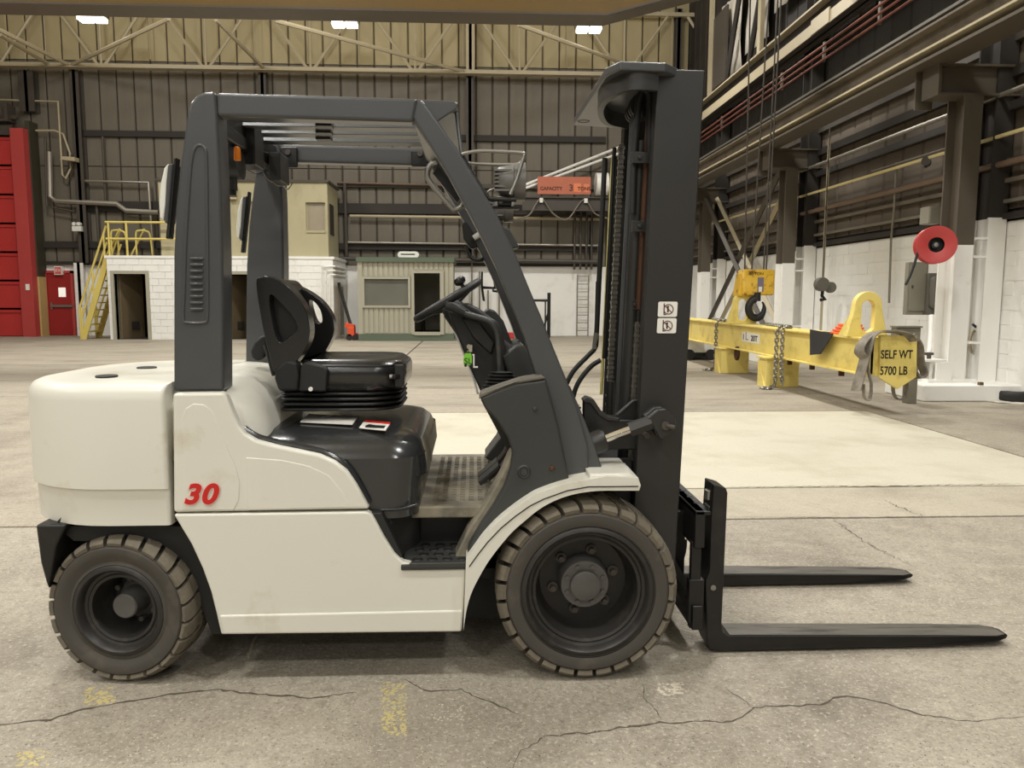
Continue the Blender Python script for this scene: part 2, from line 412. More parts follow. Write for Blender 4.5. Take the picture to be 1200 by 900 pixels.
pipe_b([(58, 178), (59, 230), (66, 236), (137, 239), (148, 247), (186, 249)], .09, 'grey_conduit', .3)
pipe_b([(0, 117), (68, 119), (73, 205), (77, 209), (83, 197), (82, 180), (74, 157), (64, 153), (42, 153)], .035, 'pale_steel', .3)
pipe_b([(95, 212), (174, 214), (180, 305)], .05, 'grey_conduit', .25)
pipe_b([(53, 160), (55, 242), (88, 248)], .04, 'dark_steel', .3)
pipe_b([(120, 160), (124, 240)], .04, 'dark_steel', .2); pipe_b([(113, 240), (116, 285)], .05, 'dark_steel', .2)
for xx, ya, yb in ((553, 300, 372), (562, 318, 384), (572, 340, 372), (585, 318, 392)): pipe_b([(xx, ya), (xx, yb)], .03, 'grey_conduit', .15, 'conduit')
for xx in (674, 681, 688, 694): pipe_b([(xx, 232), (xx-1, 316)], .04, 'dark_steel', .3, 'conduit')
# steel columns and roof truss of the back wall
def bcol(x0, x1, ytop, ybot, m='dark_steel', d=.35):
    a = U(x0, ytop, Y=YB-d); c = U(x1, ytop, Y=YB-d); zb = max(0, U(x0, ybot, Y=YB-d).z)
    return part('column', m, wb, lambda b: (b.box((a.x, YB-d, zb), (c.x, YB-d+.04, a.z)), b.box((a.x, YB-.06, zb), (c.x, YB-.02, a.z)), b.box(((a.x+c.x)/2-.05, YB-d, zb), ((a.x+c.x)/2+.05, YB-.03, a.z))))
bcol(80, 91, 80, 308); bcol(86, 97, 308, 394, 'white_steel'); bcol(302, 311, 80, 300); bcol(546, 556, 20, 86, 'pale_steel', .5); bcol(546, 555, 88, 300); bcol(793, 800, 10, 330)
bcol(20, 38, 82, 130, 'dark_steel')
tr = struct(bpy.data.objects.new('trim_1', None)); COL.objects.link(tr); tr['label'] = 'tan roof truss along the back wall'
def tm(p, q, r, m='pale_steel', name='truss_member'):
    part(name, m, tr, lambda b: b.tube([p, q], r, 6))
ZC = U(600, 85, Y=YB-.6).z; YT = YB-.6
part('chord', 'pale_steel', tr, lambda b: (b.box((-18.5, YT-.06, ZC-.06), (8.5, YT+.06, ZC+.06)), b.box((-18.5, YT-.16, ZC-.09), (8.5, YT+.16, ZC-.06))))
for k in range(-1, 9):
    nx = U(119+k*122.5, 80, Y=YT).x; hw = 1.45; zt = ZC+1.9
    tm((nx-.1, YT, ZC), (nx-hw, YT, zt), .055); tm((nx+.1, YT, ZC), (nx+hw, YT, zt), .055); tm((nx, YT, ZC), (nx, YT, zt), .04)
    tm((nx-1.9, YT+.3, ZC+.3), (nx-1.9, YT+.3, ZC+2.9), .02)
part('chord', 'pale_steel', tr, lambda b: b.box((-18.5, YT-.06, ZC+1.9), (8.5, YT+.06, ZC+2.02)))
for a, c in (((-30, 20), (82, 77)), ((82, 77), (198, 22)), ((253, 23), (309, 80)), ((322, 24), (548, 85)), ((608, 29), (725, 72)), ((0, 41), (55, 74))):
    tm(U(*a, Z=ZC), U(*c, Z=ZC), .06, name='brace')

# ---- right wall
wr = struct(part('wall_right', 'soot', None, lambda b: b.box((XR+.06, -34, 0), (XR+.5, YB+.4, 12.7))))
part('mortar', 'white_wall', wr, lambda b: b.box((XR+.007, 7, 0), (XR+.07, YB, 2.45)))
bme = MB().box((XR, 0, 0), (XR+.03, .399, .198)).mesh('cinder_block', 'white_wall')
rest = MB(); cnt = 0
for i in range(43):
    for j in range(12):
        y = 7.6+i*.405+(.2 if j % 2 else 0); z = .01+j*.203
        if cnt < 300:
            o = bpy.data.objects.new('cinder_block', bme); COL.objects.link(o); o.location = (random.uniform(-.003, .003), y, z); adopt(o, wr); cnt += 1
        else: rest.box((XR+random.uniform(-.003, .003), y, z), (XR+.03, y+.399, z+.198))
rest.obj('cinder_blocks', 'white_wall', wr)['kind'] = 'stuff'
for z0, h, m in ((2.62, 2.5, 'siding_right'), (5.2, 7.4, 'soot')):
    b = MB()
    b.prism([(0, 0, 0), (-.04, .04, 0), (-.04, .56, 0), (0, .6, 0)], (0, 0, h)); me = b.mesh('wall_panel', m)
    for i in range(31):
        o = bpy.data.objects.new('wall_panel', me); COL.objects.link(o); o.location = (XR+.06, 6.6+i*.61, z0); adopt(o, wr)
for z, t, m in ((2.52, .08, 'soot'), (2.72, .05, 'grey_conduit'), (3.0, .06, 'runway_steel'), (3.28, .05, 'siding_right'), (4.0, .12, 'soot'), (4.45, .14, 'soot'), (4.9, .1, 'dark_steel')):
    part('girt', m, wr, lambda b: b.box((XR-.09, 6.8, z-t/2), (XR+.05, YB, z+t/2)))
def pipe_r(y0, y1, z, x, r, m): return part('pipe', m, wr, lambda b: b.tube([(x, y0, z), (x, y1, z)], r, 8), smooth=40)
pipe_r(6.5, 22, 3.58, 7.15, .028, 'pipe_yellow'); pipe_r(6.5, 14.6, 3.21, 7.2, .045, 'pipe_brown'); pipe_r(7, 16.5, 4.13, 7.15, .035, 'grey_conduit'); pipe_r(8.6, 11.5, 3.66, 7.2, .015, 'grey_conduit')
part('pipe', 'pipe_brown', wr, lambda b: b.tube(spline([(7.2, 14.6, 3.21), (7.2, 14.75, 3.2), (7.1, 14.9, 3.1), (7.1, 14.9, 2.4), (7.1, 14.9, .5)], 5), .045, 8), smooth=40)
part('pipe', 'pale_steel', wr, lambda b: b.tube([(7.2, 13.3, 4.6), (7.2, 13.3, .4)], .028, 8), smooth=40)
part('pipe', 'grey_conduit', wr, lambda b: b.tube([(7.25, 10.75, 3.7), (7.25, 10.75, 2.9), (7.28, 10.85, 2.4), (7.28, 10.8, 1.3)], .02, 8), smooth=40)
part('valve', 'dark_steel', wr, lambda b: (b.cyl((7.1, 9.6, 3.53), (7.2, 9.75, 3.53), .07, n=12), b.cyl((7.15, 9.7, 3.44), (7.15, 9.7, 3.6), .03, n=8)), smooth=40)
# plastic sheets, braces and walkway rail high on the right wall
rs = random.Random(3)
for y0, y1, z0, z1 in ((13.0, 14.6, 8.2, 9.6), (14.9, 16.5, 8.1, 9.8), (16.9, 18.4, 7.7, 9.6), (18.8, 20.6, 7.5, 9.6)):
    b = MB(); n = 12; vs = []
    for i in range(n+1):
        for j in range(4): vs.append((XR-.25+rs.uniform(-.05, .05), y0+(y1-y0)*i/n, z0+(z1-z0)*j/3))
    b.add(vs, [(i*4+j, (i+1)*4+j, (i+1)*4+j+1, i*4+j+1) for i in range(n) for j in range(3)])
    o = b.obj('plastic_sheet', 'plastic_sheet', wr, smooth=60); sm = o.modifiers.new('thickness', 'SOLIDIFY'); sm.thickness = .01
for y0, y1 in ((16.4, 17.6), (18.2, 19.4)): part('brace', 'soot', wr, lambda b: b.tube([(XR-.45, y1, 7.2), (XR-.45, y0, 9.8)], .07, 6))
for y in (20.9, 16.8, 12.6): part('upright', 'pale_steel', wr, lambda b: b.box((XR-.5, y-.1, 7.1), (XR-.4, y+.1, 12)))
part('cover_panel', 'dark_steel', wr, lambda b: b.box((XR-.42, 19.6, 7.4), (XR-.36, 20.9, 9.4)))
# ---- upper crane runway
rw = struct(part('trim_2', 'soot', None, lambda b: b.box((6.86, -8, 6.55), (6.9, 24.8, 7.1))))
rw['label'] = 'upper crane runway girder along the right wall'
part('flange', 'pale_steel', rw, lambda b: b.box((6.70, -8, 6.55), (6.72, 24.8, 6.77))); part('flange', 'dark_steel', rw, lambda b: b.box((6.72, -8, 6.55), (7.05, 24.8, 6.58)))
part('flange', 'pale_steel', rw, lambda b: b.box((6.68, -8, 7.06), (7.05, 24.8, 7.1))); part('rail', 'steel', rw, lambda b: b.box((6.84, -8, 7.1), (6.92, 24.8, 7.2)))
for k in range(3): part('conductor_bar', 'pipe_red', rw, lambda b: b.tube([(6.3+.05*k, -8, 5.9-.09*k), (6.3+.05*k, 24.6, 5.9-.09*k)], .022, 6), smooth=40)
for y in range(8, 25, 2): part('bar_hanger', 'runway_steel', rw, lambda b: b.box((6.42, y-.03, 5.7), (6.46, y+.03, 6.05)))
part('capacity_plate', 'pale_steel', rw, lambda b: b.box((6.67, 12.4, 6.54), (6.70, 13.2, 6.82)))
# ---- lower crane runway
lr = struct(part('trim_3', 'runway_steel', None, lambda b: b.box((6.2, 2, 4.6), (6.24, 24.8, 5.0))))
lr['label'] = 'lower crane runway girder along the right wall'
part('flange', 'brown_steel', lr, lambda b: b.box((6.02, 2, 4.53), (6.46, 24.8, 4.57))); part('flange', 'pale_steel', lr, lambda b: b.box((6.0, 2, 4.66), (6.2, 24.8, 4.69)))
part('flange', 'runway_steel', lr, lambda b: b.box((6.05, 2, 4.97), (6.45, 24.8, 5.0))); part('rail', 'steel', lr, lambda b: (b.box((6.12, 2, 5.0), (6.2, 24.8, 5.03)), b.box((6.08, 2, 5.06), (6.16, 24.8, 5.1))))
for y in [5.2+.8*k for k in range(22)]: part('bolt', 'dark_steel', lr, lambda b: b.cyl((6.08, y, 4.69), (6.08, y, 4.74), .03, n=6))
# ---- crane columns (H-sections, white paint below 2.2 m)
def hsec(b, x0, x1, y0, y1, z0, z1, t=.03):
    b.box((x0, y0, z0), (x1, y0+t, z1)); b.box((x0, y1-t, z0), (x1, y1, z1)); xm = (x0+x1)/2; b.box((xm-t/2, y0+t, z0), (xm+t/2, y1-t, z1))
for i, yc in enumerate((7.95, 14.05, 20.15)):
    zs = 2.12
    cl = struct(part('column', 'white_steel', None, lambda b: hsec(b, 6.64, 6.9, yc, yc+.4, .22, zs)))
    cl['label'] = 'crane runway column beside the right wall'
    part('upper_shaft', 'brown_steel', cl, lambda b: hsec(b, 6.64, 6.9, yc, yc+.4, zs, 4.12))
    part('base_block', 'white_steel', cl, lambda b: (b.box((6.3, yc-.12, .22), (6.95, yc+.55, .26)), b.box((6.42, yc-.1, .26), (6.64, yc-.07, .5)), b.box((6.28, yc+.06, .26), (6.32, yc+.45, .5)), b.box((6.42, yc+.06, .26), (6.46, yc+.45, .5)), b.box((6.26, yc+.02, .5), (6.64, yc+.47, .53))))
    part('bolt', 'dark_steel', cl, lambda b: (b.cyl((6.48, yc+.2, .53), (6.48, yc+.2, .62), .03, n=8), b.cyl((6.42, yc+.2, .6), (6.54, yc+.2, .6), .02, n=8)))
    part('bracket', 'brown_steel', cl, lambda b: (b.box((6.3, yc, 4.12), (8.2, yc+.4, 4.15)), b.box((6.3, yc, 4.5), (8.2, yc+.4, 4.53)), b.box((6.3, yc+.1, 4.15), (8.2, yc+.14, 4.5)), b.box((6.26, yc, 4.12), (6.3, yc+.4, 4.53))))
    part('stiffener', 'brown_steel', cl, lambda b: b.box((6.2, yc+.45, 4.02), (6.45, yc+.48, 4.53)))
    part('building_column', 'white_steel', cl, lambda b: hsec(b, 7.12, 7.38, yc+.05, yc+.5, .22, 2.5))
    part('building_column_top', 'soot', cl, lambda b: hsec(b, 7.12, 7.38, yc+.05, yc+.5, 2.5, 12))
    for z in (.75, 1.95, 2.2): part('tie_plate', 'white_steel', cl, lambda b: b.box((6.9, yc+.05, z), (7.12, yc+.35, z+.03)))
    pl = struct(part('plinth', 'white_wall', None, lambda b: b.box((6.05, yc-.45, 0), (XR+.05, yc+.56, .22)), bevel=.02)); pl['label'] = 'white concrete plinth under a crane column'
for x, m in ((6.66, 'dark_steel'), (7.0, 'pale_steel')):
    xb = struct(part('trim_4' if x < 6.8 else 'trim_5', m, None, lambda b: (b.tube([(x, 14.6, .4), (x, 20.0, 4.2)], .07, 4), b.tube([(x+.08, 20.0, .4), (x+.08, 14.6, 4.2)], .07, 4))))
    xb['label'] = 'diagonal cross brace between the second and third runway columns' if x < 6.8 else 'pale cross brace closer to the right wall'
# ---- ceiling, left wall
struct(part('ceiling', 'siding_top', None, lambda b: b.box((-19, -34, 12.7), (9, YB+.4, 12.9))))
struct(part('wall_left', 'siding', None, lambda b: b.box((-19.2, -34, 0), (-18.8, YB+.4, 12.7))))

# ---- red roll-up door with its projecting frame, red man door
YD = YB-.85
d1 = struct(bpy.data.objects.new('door_1', None)); COL.objects.link(d1); d1['label'] = 'tall red sectional door at far left'
a = U(27, 150, Y=YD); c = U(40, 391, Y=YD); xj = U(42, 391, Y=YD).x; zt = a.z
part('frame', 'red_frame', d1, lambda b: b.box((xj-.42, YD, 0), (xj, YD+.3, zt)))
part('side_panel', 'olive', d1, lambda b: b.box((xj-.1, YD+.3, 2.0), (xj+.05, YB-.04, zt+.3))); part('side_base', 'yellow_base', d1, lambda b: b.box((xj-.08, YD+.3, 0), (xj+.06, YB-.04, 2.0)))
nz = 7
for k in range(nz):
    z0 = zt*.97*k/nz
    part('door_section', 'red_door', d1, lambda b: (b.box((-18.8, YD+.22, z0+.02), (xj-.4, YD+.28, z0+zt*.97/nz-.05)), b.box((-18.8, YD+.18, z0+zt*.97/nz-.14), (xj-.4, YD+.24, z0+zt*.97/nz-.09))))
part('header', 'dark_steel', d1, lambda b: b.box((-18.8, YD+.1, zt*.97), (xj-.4, YD+.4, zt+.1)))
part('motor', 'dark_steel', d1, lambda b: (b.cyl((xj-1.4, YD, zt+.5), (xj-.5, YD, zt+.5), .25, n=12), b.box((xj-1.0, YD-.1, zt+.2), (xj-.4, YD+.4, zt+.75)), b.cyl((xj-2.6, YD+.1, zt+.35), (xj-.2, YD+.1, zt+.35), .08, n=8)))
part('door_button', 'sticker_white', d1, lambda b: b.box((xj-.22, YD-.03, 1.55), (xj-.1, YD, 1.75)))
d2 = struct(part('door_2', 'red_mandoor', None, lambda b: b.box((U(61, 391, Y=YB).x, YB-.09, .02), (U(89, 391, Y=YB).x, YB-.03, 2.12)))); d2['label'] = 'red steel exit door with push bar'
xa, xb_ = U(57, 391, Y=YB).x, U(91, 391, Y=YB).x
part('door_frame', 'red_frame', d2, lambda b: (b.box((xa, YB-.12, 0), (xa+.1, YB, 2.22)), b.box((xb_-.08, YB-.12, 0), (xb_, YB, 2.22)), b.box((xa, YB-.12, 2.13), (xb_, YB, 2.22))))
p0 = U(70, 337, Y=YB); p1 = U(79, 348, Y=YB)
part('door_window', mat('bright_pane', (250, 248, 240), .4, var=0, emit=1.0), d2, lambda b: b.box((p0.x, YB-.1, p1.z), (p1.x, YB-.085, p0.z)))
part('push_bar', 'steel', d2, lambda b: (b.box((U(62, 362, Y=YB).x, YB-.16, .98), (U(88, 362, Y=YB).x, YB-.12, 1.06)), b.box((U(62, 362, Y=YB).x, YB-.13, .9), (U(64, 362, Y=YB).x, YB-.08, 1.14))))
# ================================================================ BACKGROUND THINGS
def loc_of(p, Y): q = U(*p, Y=Y); return (q.x, Y, max(0, q.z))
# exit sign, emergency light, hall lamps
t = thing('exit_sign', 'lit red exit sign above the red exit door', 'sign', loc_of((68, 318), YB-.15))
q0, q1 = U(63, 312, Y=YB-.2), U(73, 322, Y=YB-.2)
part('sign_box', 'sticker_white', t, lambda b: b.box((q0.x, YB-.2, q1.z), (q1.x, YB, q0.z)))
part('sign_face', 'exit_red', t, lambda b: b.box((q0.x+.03, YB-.215, q1.z+.03), (q1.x-.03, YB-.2, q0.z-.03)))
text('lettering', 'EXIT', .15, (q0.x+.05, YB-.218, q1.z+.1), (1, 0, 0), (0, 0, 1), 'sticker_white', t)
t = thing('emergency_light', 'white emergency light box on the dark steel column at left', 'light', loc_of((90, 268), YB-.4))
q0, q1 = U(85, 265, Y=YB-.45), U(96, 271, Y=YB-.45)
part('housing', 'lens_white', t, lambda b: b.box((q0.x, YB-.5, q1.z), (q1.x, YB-.36, q0.z)))
for x in (q0.x+.07, q1.x-.07): part('spot', 'lens_white', t, lambda b: b.cyl((x, YB-.52, q0.z+.07), (x, YB-.38, q0.z+.07), .06, n=10))
t = thing('floodlight', 'small grey floodlight on the left column below a cable loop', 'light', loc_of((83, 187), YB-.4))
q0 = U(83, 188, Y=YB-.5)
part('housing', 'pale_steel', t, lambda b: b.prism([(q0.x-.25, YB-.7, q0.z), (q0.x+.22, YB-.7, q0.z-.05), (q0.x+.22, YB-.7, q0.z+.08), (q0.x-.2, YB-.7, q0.z+.1)], (0, .3, 0)))
part('bracket', 'dark_steel', t, lambda b: b.box((q0.x-.03, YB-.45, q0.z-.2), (q0.x+.03, YB-.38, q0.z+.2)))
for i, (px, py, lb) in enumerate(((108, 21, 'leftmost of the three glowing high-bay lamps under the roof'), (404, 27, 'middle one of the three glowing high-bay lamps under the roof'), (690, 33, 'rightmost of the three glowing high-bay lamps, above the mast'))):
    p = U(px, py, Z=LAMP_Z); t = thing('high_bay_light', lb, 'lamp', p, group='glowing high-bay lamps')
    part('housing', 'dark_steel', t, lambda b: b.box((p.x-.42, p.y-.2, p.z+.02), (p.x+.42, p.y+.2, p.z+.1)), bevel=.01)
    for s in (-1, 1): part('diffuser', 'lamp_face', t, lambda b: b.box((p.x+s*.2-.17, p.y-.2, p.z-.1), (p.x+s*.2+.17, p.y+.2, p.z+.02)), bevel=.02)
    part('hanger', 'dark_steel', t, lambda b: b.cyl((p.x, p.y, p.z+.1), (p.x, p.y, 12.7), .015, n=6))

# ---- bridge crane girder across the hall, hook block and ropes
t = thing('bridge_crane', 'dark yellow overhead crane girder spanning the top of the view', 'crane', (0, 11, 6.3))
gy0, gy1, gz = 10.8, 11.35, U(500, 27, Y=11.35).z
part('box_girder', 'crane_shaded_yellow', t, lambda b: b.prism([(-18, gy0+.03, gz+.03), (2.2, gy0+.03, gz+.03), (5.6, gy0+.03, gz+.95), (6.9, gy0+.03, gz+.95), (6.9, gy0+.03, gz+1.6), (-18, gy0+.03, gz+1.6)], (0, gy1-gy0-.06, 0)))
part('bottom_flange', 'brown_steel', t, lambda b: b.prism([(-18, gy0, gz), (2.2, gy0, gz), (5.6, gy0, gz+.92), (6.9, gy0, gz+.92), (6.9, gy0, gz+.95), (5.58, gy0, gz+.95), (2.2, gy0, gz+.03), (-18, gy0, gz+.03)], (0, gy1-gy0, 0)))
part('end_truck', 'crane_shaded_yellow', t, lambda b: b.box((6.72, 9.6, 7.2), (7.0, 12.4, 7.6)))
HY = 11.25; hx = U(886, 330, Y=HY).x
zt_, zb_ = U(886, 316, Y=HY).z, U(886, 346, Y=HY).z
t = thing('hook_block', 'yellow crane hook block holding the middle lug of the beam', 'crane hook', (hx, HY, zb_))
def hb(b):
    b.loft([rrect(hx-.29, hx+.29, HY-.16, HY+.16, .05, z) for z in (zb_, zb_+.04, zt_-.03, zt_)])
part('housing', 'hook_yellow', t, hb, bevel=.03)
part('cheek', 'hook_yellow', t, lambda b: b.prism([(hx-.36, HY-.1, zb_-.02), (hx-.1, HY-.1, zb_-.02), (hx-.1, HY-.1, zt_-.06), (hx-.3, HY-.1, zt_-.06)], (0, .3, 0)), bevel=.02)
part('name_plate', 'ink_violet', t, lambda b: b.box((hx-.03, HY-.168, zb_+.06), (hx+.08, HY-.16, zt_-.14)))
part('label', 'sticker_white', t, lambda b: b.box((hx-.01, HY-.173, zb_+.06), (hx+.05, HY-.168, zb_+.15)))
text('lettering', '20 TON', .075, (hx-.19, HY-.163, zt_-.1), (1, 0, 0), (0, 0, 1), 'ink_black', t)
for px0, px1 in ((880, 872), (903, 880), (913, 894), (917, 897)):
    a = U(px0, 0, Y=HY+.05); c = U(px1, 318, Y=HY+.05)
    part('wire_rope', 'dark_steel', t, lambda b: b.tube([(c.x, HY+.02, zt_-.1), (a.x, HY+.1, a.z+.4)], .014, 6))
zc = U(886, 362, Y=HY).z
part('shank', 'black_rubber', t, lambda b: b.cyl((hx-.02, HY-.12, zb_+.05), (hx-.02, HY-.12, zc+.14), .07, n=12))
part('hook', 'black_rubber', t, lambda b: b.tube([(hx-.02+.15*math.cos(a)*.95, HY-.12, zc+.01+.17*math.sin(a)) for a in [math.radians(100+d) for d in range(0, 320, 16)]], [.066]*14+[.05, .045, .04, .03, .02, .015], 12), smooth=50)

# ---- yellow lifting beam
BX = 4.82; by0, by1 = 6.35, 18.0; bz0, bz1 = .47, .92
t = thing('spreader_bar', 'long yellow steel lifting beam stencilled with its own weight', 'beam', (BX, 8, .47))
part('web', 'beam_yellow', t, lambda b: b.box((BX-.12, by0, bz0+.02), (BX-.09, by1, bz1-.02)))
part('web', 'beam_yellow', t, lambda b: b.box((BX+.09, by0, bz0+.02), (BX+.12, by1, bz1-.02)))
part('top_flange', 'beam_yellow', t, lambda b: b.box((BX-.2, by0, bz1-.025), (BX+.2, by1, bz1)), bevel=.004)
part('bottom_flange', 'beam_yellow', t, lambda b: b.box((BX-.2, by0, bz0), (BX+.2, by1, bz0+.025)), bevel=.004)
e = UL([(1032, 393), (1075, 393), (1074, 442), (1052, 456), (1031, 443)], by0-.06)
part('end_plate', 'beam_yellow', t, lambda b: b.prism(e, (0, .06, 0)), bevel=.004)
part('end_cap', 'beam_yellow', t, lambda b: b.box((BX-.19, by0, bz0+.02), (BX+.19, by0+.02, bz1-.02)))
part('end_plate', 'beam_yellow', t, lambda b: b.box((BX-.2, by1, .35), (BX+.2, by1+.05, .95)))
q = e[0]; ww = e[1].x-e[0].x
for s, yy in (('SELF WT', 419), ('5700 LB', 438)):
    z = U(1040, yy, Y=by0-.06).z
    text('stencil', s, .14, (q.x+.012, by0-.063, z-.01), (1, 0, 0), (0, 0, 1), 'ink_black', t, bold=.0022, sx=.72)
def lug(yc, w=.26):
    def outl(sc):
        pts = []
        for a in range(0, 181, 15): pts.append((yc+.17*sc*math.cos(math.radians(a)), bz1+.38+.17*sc*math.sin(math.radians(a))))
        return pts
    b = bmesh.new(); x0 = BX-.03
    outer = [(yc+w, bz1-.0)]+[(yc+.19, bz1+.25)]+outl(1)+[(yc-.19, bz1+.25), (yc-w, bz1-.0)]
    hole = [(yc+.085*math.cos(math.radians(a)), bz1+(.36 if a < 180 else .14)+.085*math.sin(math.radians(a))) for a in range(0, 360, 20)]
    return outer, hole
for yc, dirx in ((6.75, 1), (HY, 1), (15.7, 1)):
    o_, h_ = lug(yc)
    # lug plates stand across the beam: outline in x, thickness in y
    oo = [(BX+(p[0]-yc), 0, p[1]) for p in o_]; hh = [(BX+(p[0]-yc), 0, p[1]) for p in h_]
    plate_obj('lifting_lug', 'beam_yellow', t, oo, [hh], yc-.05, yc+.05, bevel=.008)
    pieces('gusset', 'beam_yellow', t, [lambda b, q=q: b.prism([(BX+q*.17, yc+.05, bz1), (BX+q*.17, yc+.3, bz1), (BX+q*.17, yc+.05, bz1+.25)], (q*.03, 0, 0)) for q in (1, -1)])
s0 = U(870, 389, X=BX-.121); s1 = U(890, 403, X=BX-.121)
part('sticker', 'sticker_white', t, lambda b: b.box((BX-.124, s0.y, s1.z), (BX-.12, s1.y, s0.z)))
part('sticker_bar', 'ink_violet', t, lambda b: b.box((BX-.127, s0.y-.06, s1.z+.03), (BX-.124, s0.y-.1, s0.z-.03)))
text('lettering', '20T', .13, (BX-.125, s0.y-.44, s1.z+.03), (0, -1, 0), (0, 0, 1), 'ink_black', t, sx=1.5, bold=.004)
text('lettering', 'CAP', .07, (BX-.125, s0.y-.46, s0.z-.075), (0, -1, 0), (0, 0, 1), 'ink_grey', t, sx=1.6)
text('lettering', 'L', .2, (BX-.125, s0.y-.16, s1.z+.03), (0, -1, 0), (0, 0, 1), 'ink_violet', t, sx=1.6)
for y in (7.3, 8.2, 9.0): part('hanger_hook', 'rust_steel', t, lambda b: b.box((BX-.03, y, bz0-.1), (BX+.03, y+.05, bz0)))
part('shackle', 'rust_steel', t, lambda b: b.tube([(BX-.15, 11.0+.08*math.cos(a), .4+.1*math.sin(a)) for a in [6.283*k/14 for k in range(14)]], .03, 8, closed=True), smooth=50)
def stand(y, label):
    t = thing('beam_stand', label, 'stand', (BX, y, 0), group='stands under the lifting beam')
    part('post', 'beam_yellow', t, lambda b: b.box((BX-.28, y-.02, .0), (BX+.24, y+.3, .445)), bevel=.006)
    part('cap_plate', 'beam_yellow', t, lambda b: b.box((BX-.32, y-.06, .445), (BX+.28, y+.34, .469)))
    part('rib', 'beam_yellow', t, lambda b: b.prism([(BX-.28, y+.0, 0), (BX-.28, y+.3, 0), (BX-.28, y+.3, .4)], (-.02, 0, 0)))
stand(11.5, 'farther yellow box stand under the lifting beam'); stand(9.25, 'nearer yellow box stand under the lifting beam')
# chains over the beam
def chain_links(b, path, L=.085, r=.012, w=.027):
    path = [Vector(p) for p in path]; d = 0; k = 0; pts = []
    step = .004
    cum = [0]
    for i in range(1, len(path)): cum.append(cum[-1]+(path[i]-path[i-1]).length)
    def at(s):
        s = max(0, min(s, cum[-1]))
        for i in range(1, len(path)):
            if s <= cum[i]: return path[i-1].lerp(path[i], (s-cum[i-1])/max(1e-6, cum[i]-cum[i-1]))
        return path[-1]
    s = 0; pitch = L-2.2*r
    while s+L <= cum[-1]:
        a, c = at(s), at(s+L); m = (a+c)/2; t_ = (c-a).normalized(); x, y, _ = basis(t_)
        u = x if k % 2 else y
        ring = [m+t_*((L/2-w)*(1 if math.sin(an) > 0 else -1)+w*math.sin(an))+u*w*math.cos(an) for an in [6.283*(j+.5)/8 for j in range(8)]]
        b.tube(ring, r, 4, closed=True); s += pitch; k += 1
for y, lb in ((12.0, 'steel chain hanging over the beam beyond its farther stand'), (9.0, 'steel chain hanging over the beam beside its nearer stand')):
    b = MB(); x0 = BX-.225
    chain_links(b, [(BX+.12, y+1.4, .94), (BX+.0, y, .94), (BX-.19, y, .94), (x0, y, .9), (x0, y, .05), (x0-.15, y-.12, .02), (x0-.25, y+.02, .02)])
    tag(b.obj('chain', 'chain_steel', smooth=60), lb, 'chain', 'chains over the lifting beam')
def ribbon(b, path, wv, th):   # strap: path with a width vector
    path = [Vector(p) for p in path]; L = []; k = len(path)
    rings = []
    for i, p in enumerate(path):
        wd = Vector(wv[i] if isinstance(wv, list) else wv); t_ = (path[min(i+1, k-1)]-path[max(i-1, 0)]).normalized(); n = t_.cross(wd).normalized()*th/2
        rings.append([p+wd/2+n, p-wd/2+n, p-wd/2-n, p+wd/2-n])
    b.loft(rings)
b = MB(); e0 = by0-.1
ribbon(b, spline([U(1070, 400, Y=e0), U(1060, 391, Y=e0), U(1040, 388, Y=e0), U(1022, 393, Y=e0), U(1016, 410, Y=e0), U(1010, 432, Y=e0), U(1003, 458, Y=e0)], 6), (.05, -.14, .02), .014)
ribbon(b, spline([U(1050, 389, Y=e0+.2), U(1026, 389, Y=e0+.1), U(1012, 400, Y=e0), U(1007, 412, Y=e0), U(1014, 420, Y=e0)], 6), (.06, -.12, .02), .014)
ribbon(b, spline([U(1020, 405, Y=e0-.02), U(1017, 430, Y=e0-.02), U(1021, 450, Y=e0-.02), U(1019, 468, Y=e0-.02), U(1013, 466, Y=e0-.02), U(1012, 450, Y=e0-.02)], 6), (.0, -.06, .0), .012)
ribbon(b, spline([U(1068, 392, Y=e0+.1), U(1077, 405, Y=e0+.1), U(1079, 425, Y=e0+.1), U(1083, 438, Y=e0+.1), U(1076, 443, Y=e0+.1), U(1071, 436, Y=e0+.1)], 6), (.02, -.12, .02), .02)
tag(b.obj('lifting_sling', 'sling_grey', smooth=60), 'grey webbing sling draped over the near end of the yellow beam', 'sling')
b = MB(); ribbon(b, spline([Vector((U(1046, 448, Y=by0+.1).x, by0+.1, bz0+.001)), U(1047, 460, Y=by0+.1), U(1053, 468, Y=by0+.1), U(1061, 464, Y=by0+.1), Vector((U(1062, 448, Y=by0+.1).x, by0+.1, bz0+.001))], 6), (.0, .07, 0), .012)
tag(b.obj('strap_loop', 'sling_grey', smooth=60), 'small strap loop hanging below the pointed beam end plate', 'strap')
b = MB(); c = [U(950, 386, X=BX-.215), U(950, 416, X=BX-.215), U(962, 415, X=BX-.215), U(977, 391, X=BX-.215)]
b.prism(c, (-.012, 0, 0)); b.box((BX-.21, max(c[3].y, U(1000, 384, X=BX).y+.3), bz1+.001), (BX-.02, c[0].y, bz1+.012))
tag(b.obj('black_cloth', 'cloth_black'), 'black cloth hanging over the side of the yellow beam', 'cloth')
c = U(996, 384, X=BX)
b = MB(); r_ = random.Random(5)
for k in range(4): b.loft([rrect(BX-.16+.02*k, BX+.1, c.y-.28+.04*k, c.y+.25-.03*k, .04, bz1+.002+.035*k+dz, 3) for dz in (0, .03)])
tag(b.obj('orange_strap', 'orange_strap', bevel=.008), 'folded orange strap lying on top of the yellow beam', 'strap')
b = MB(); chain_links(b, [(BX-.24, 8.75, .93), (BX-.24, 8.75, .5), (BX-.22, 8.74, .06)])
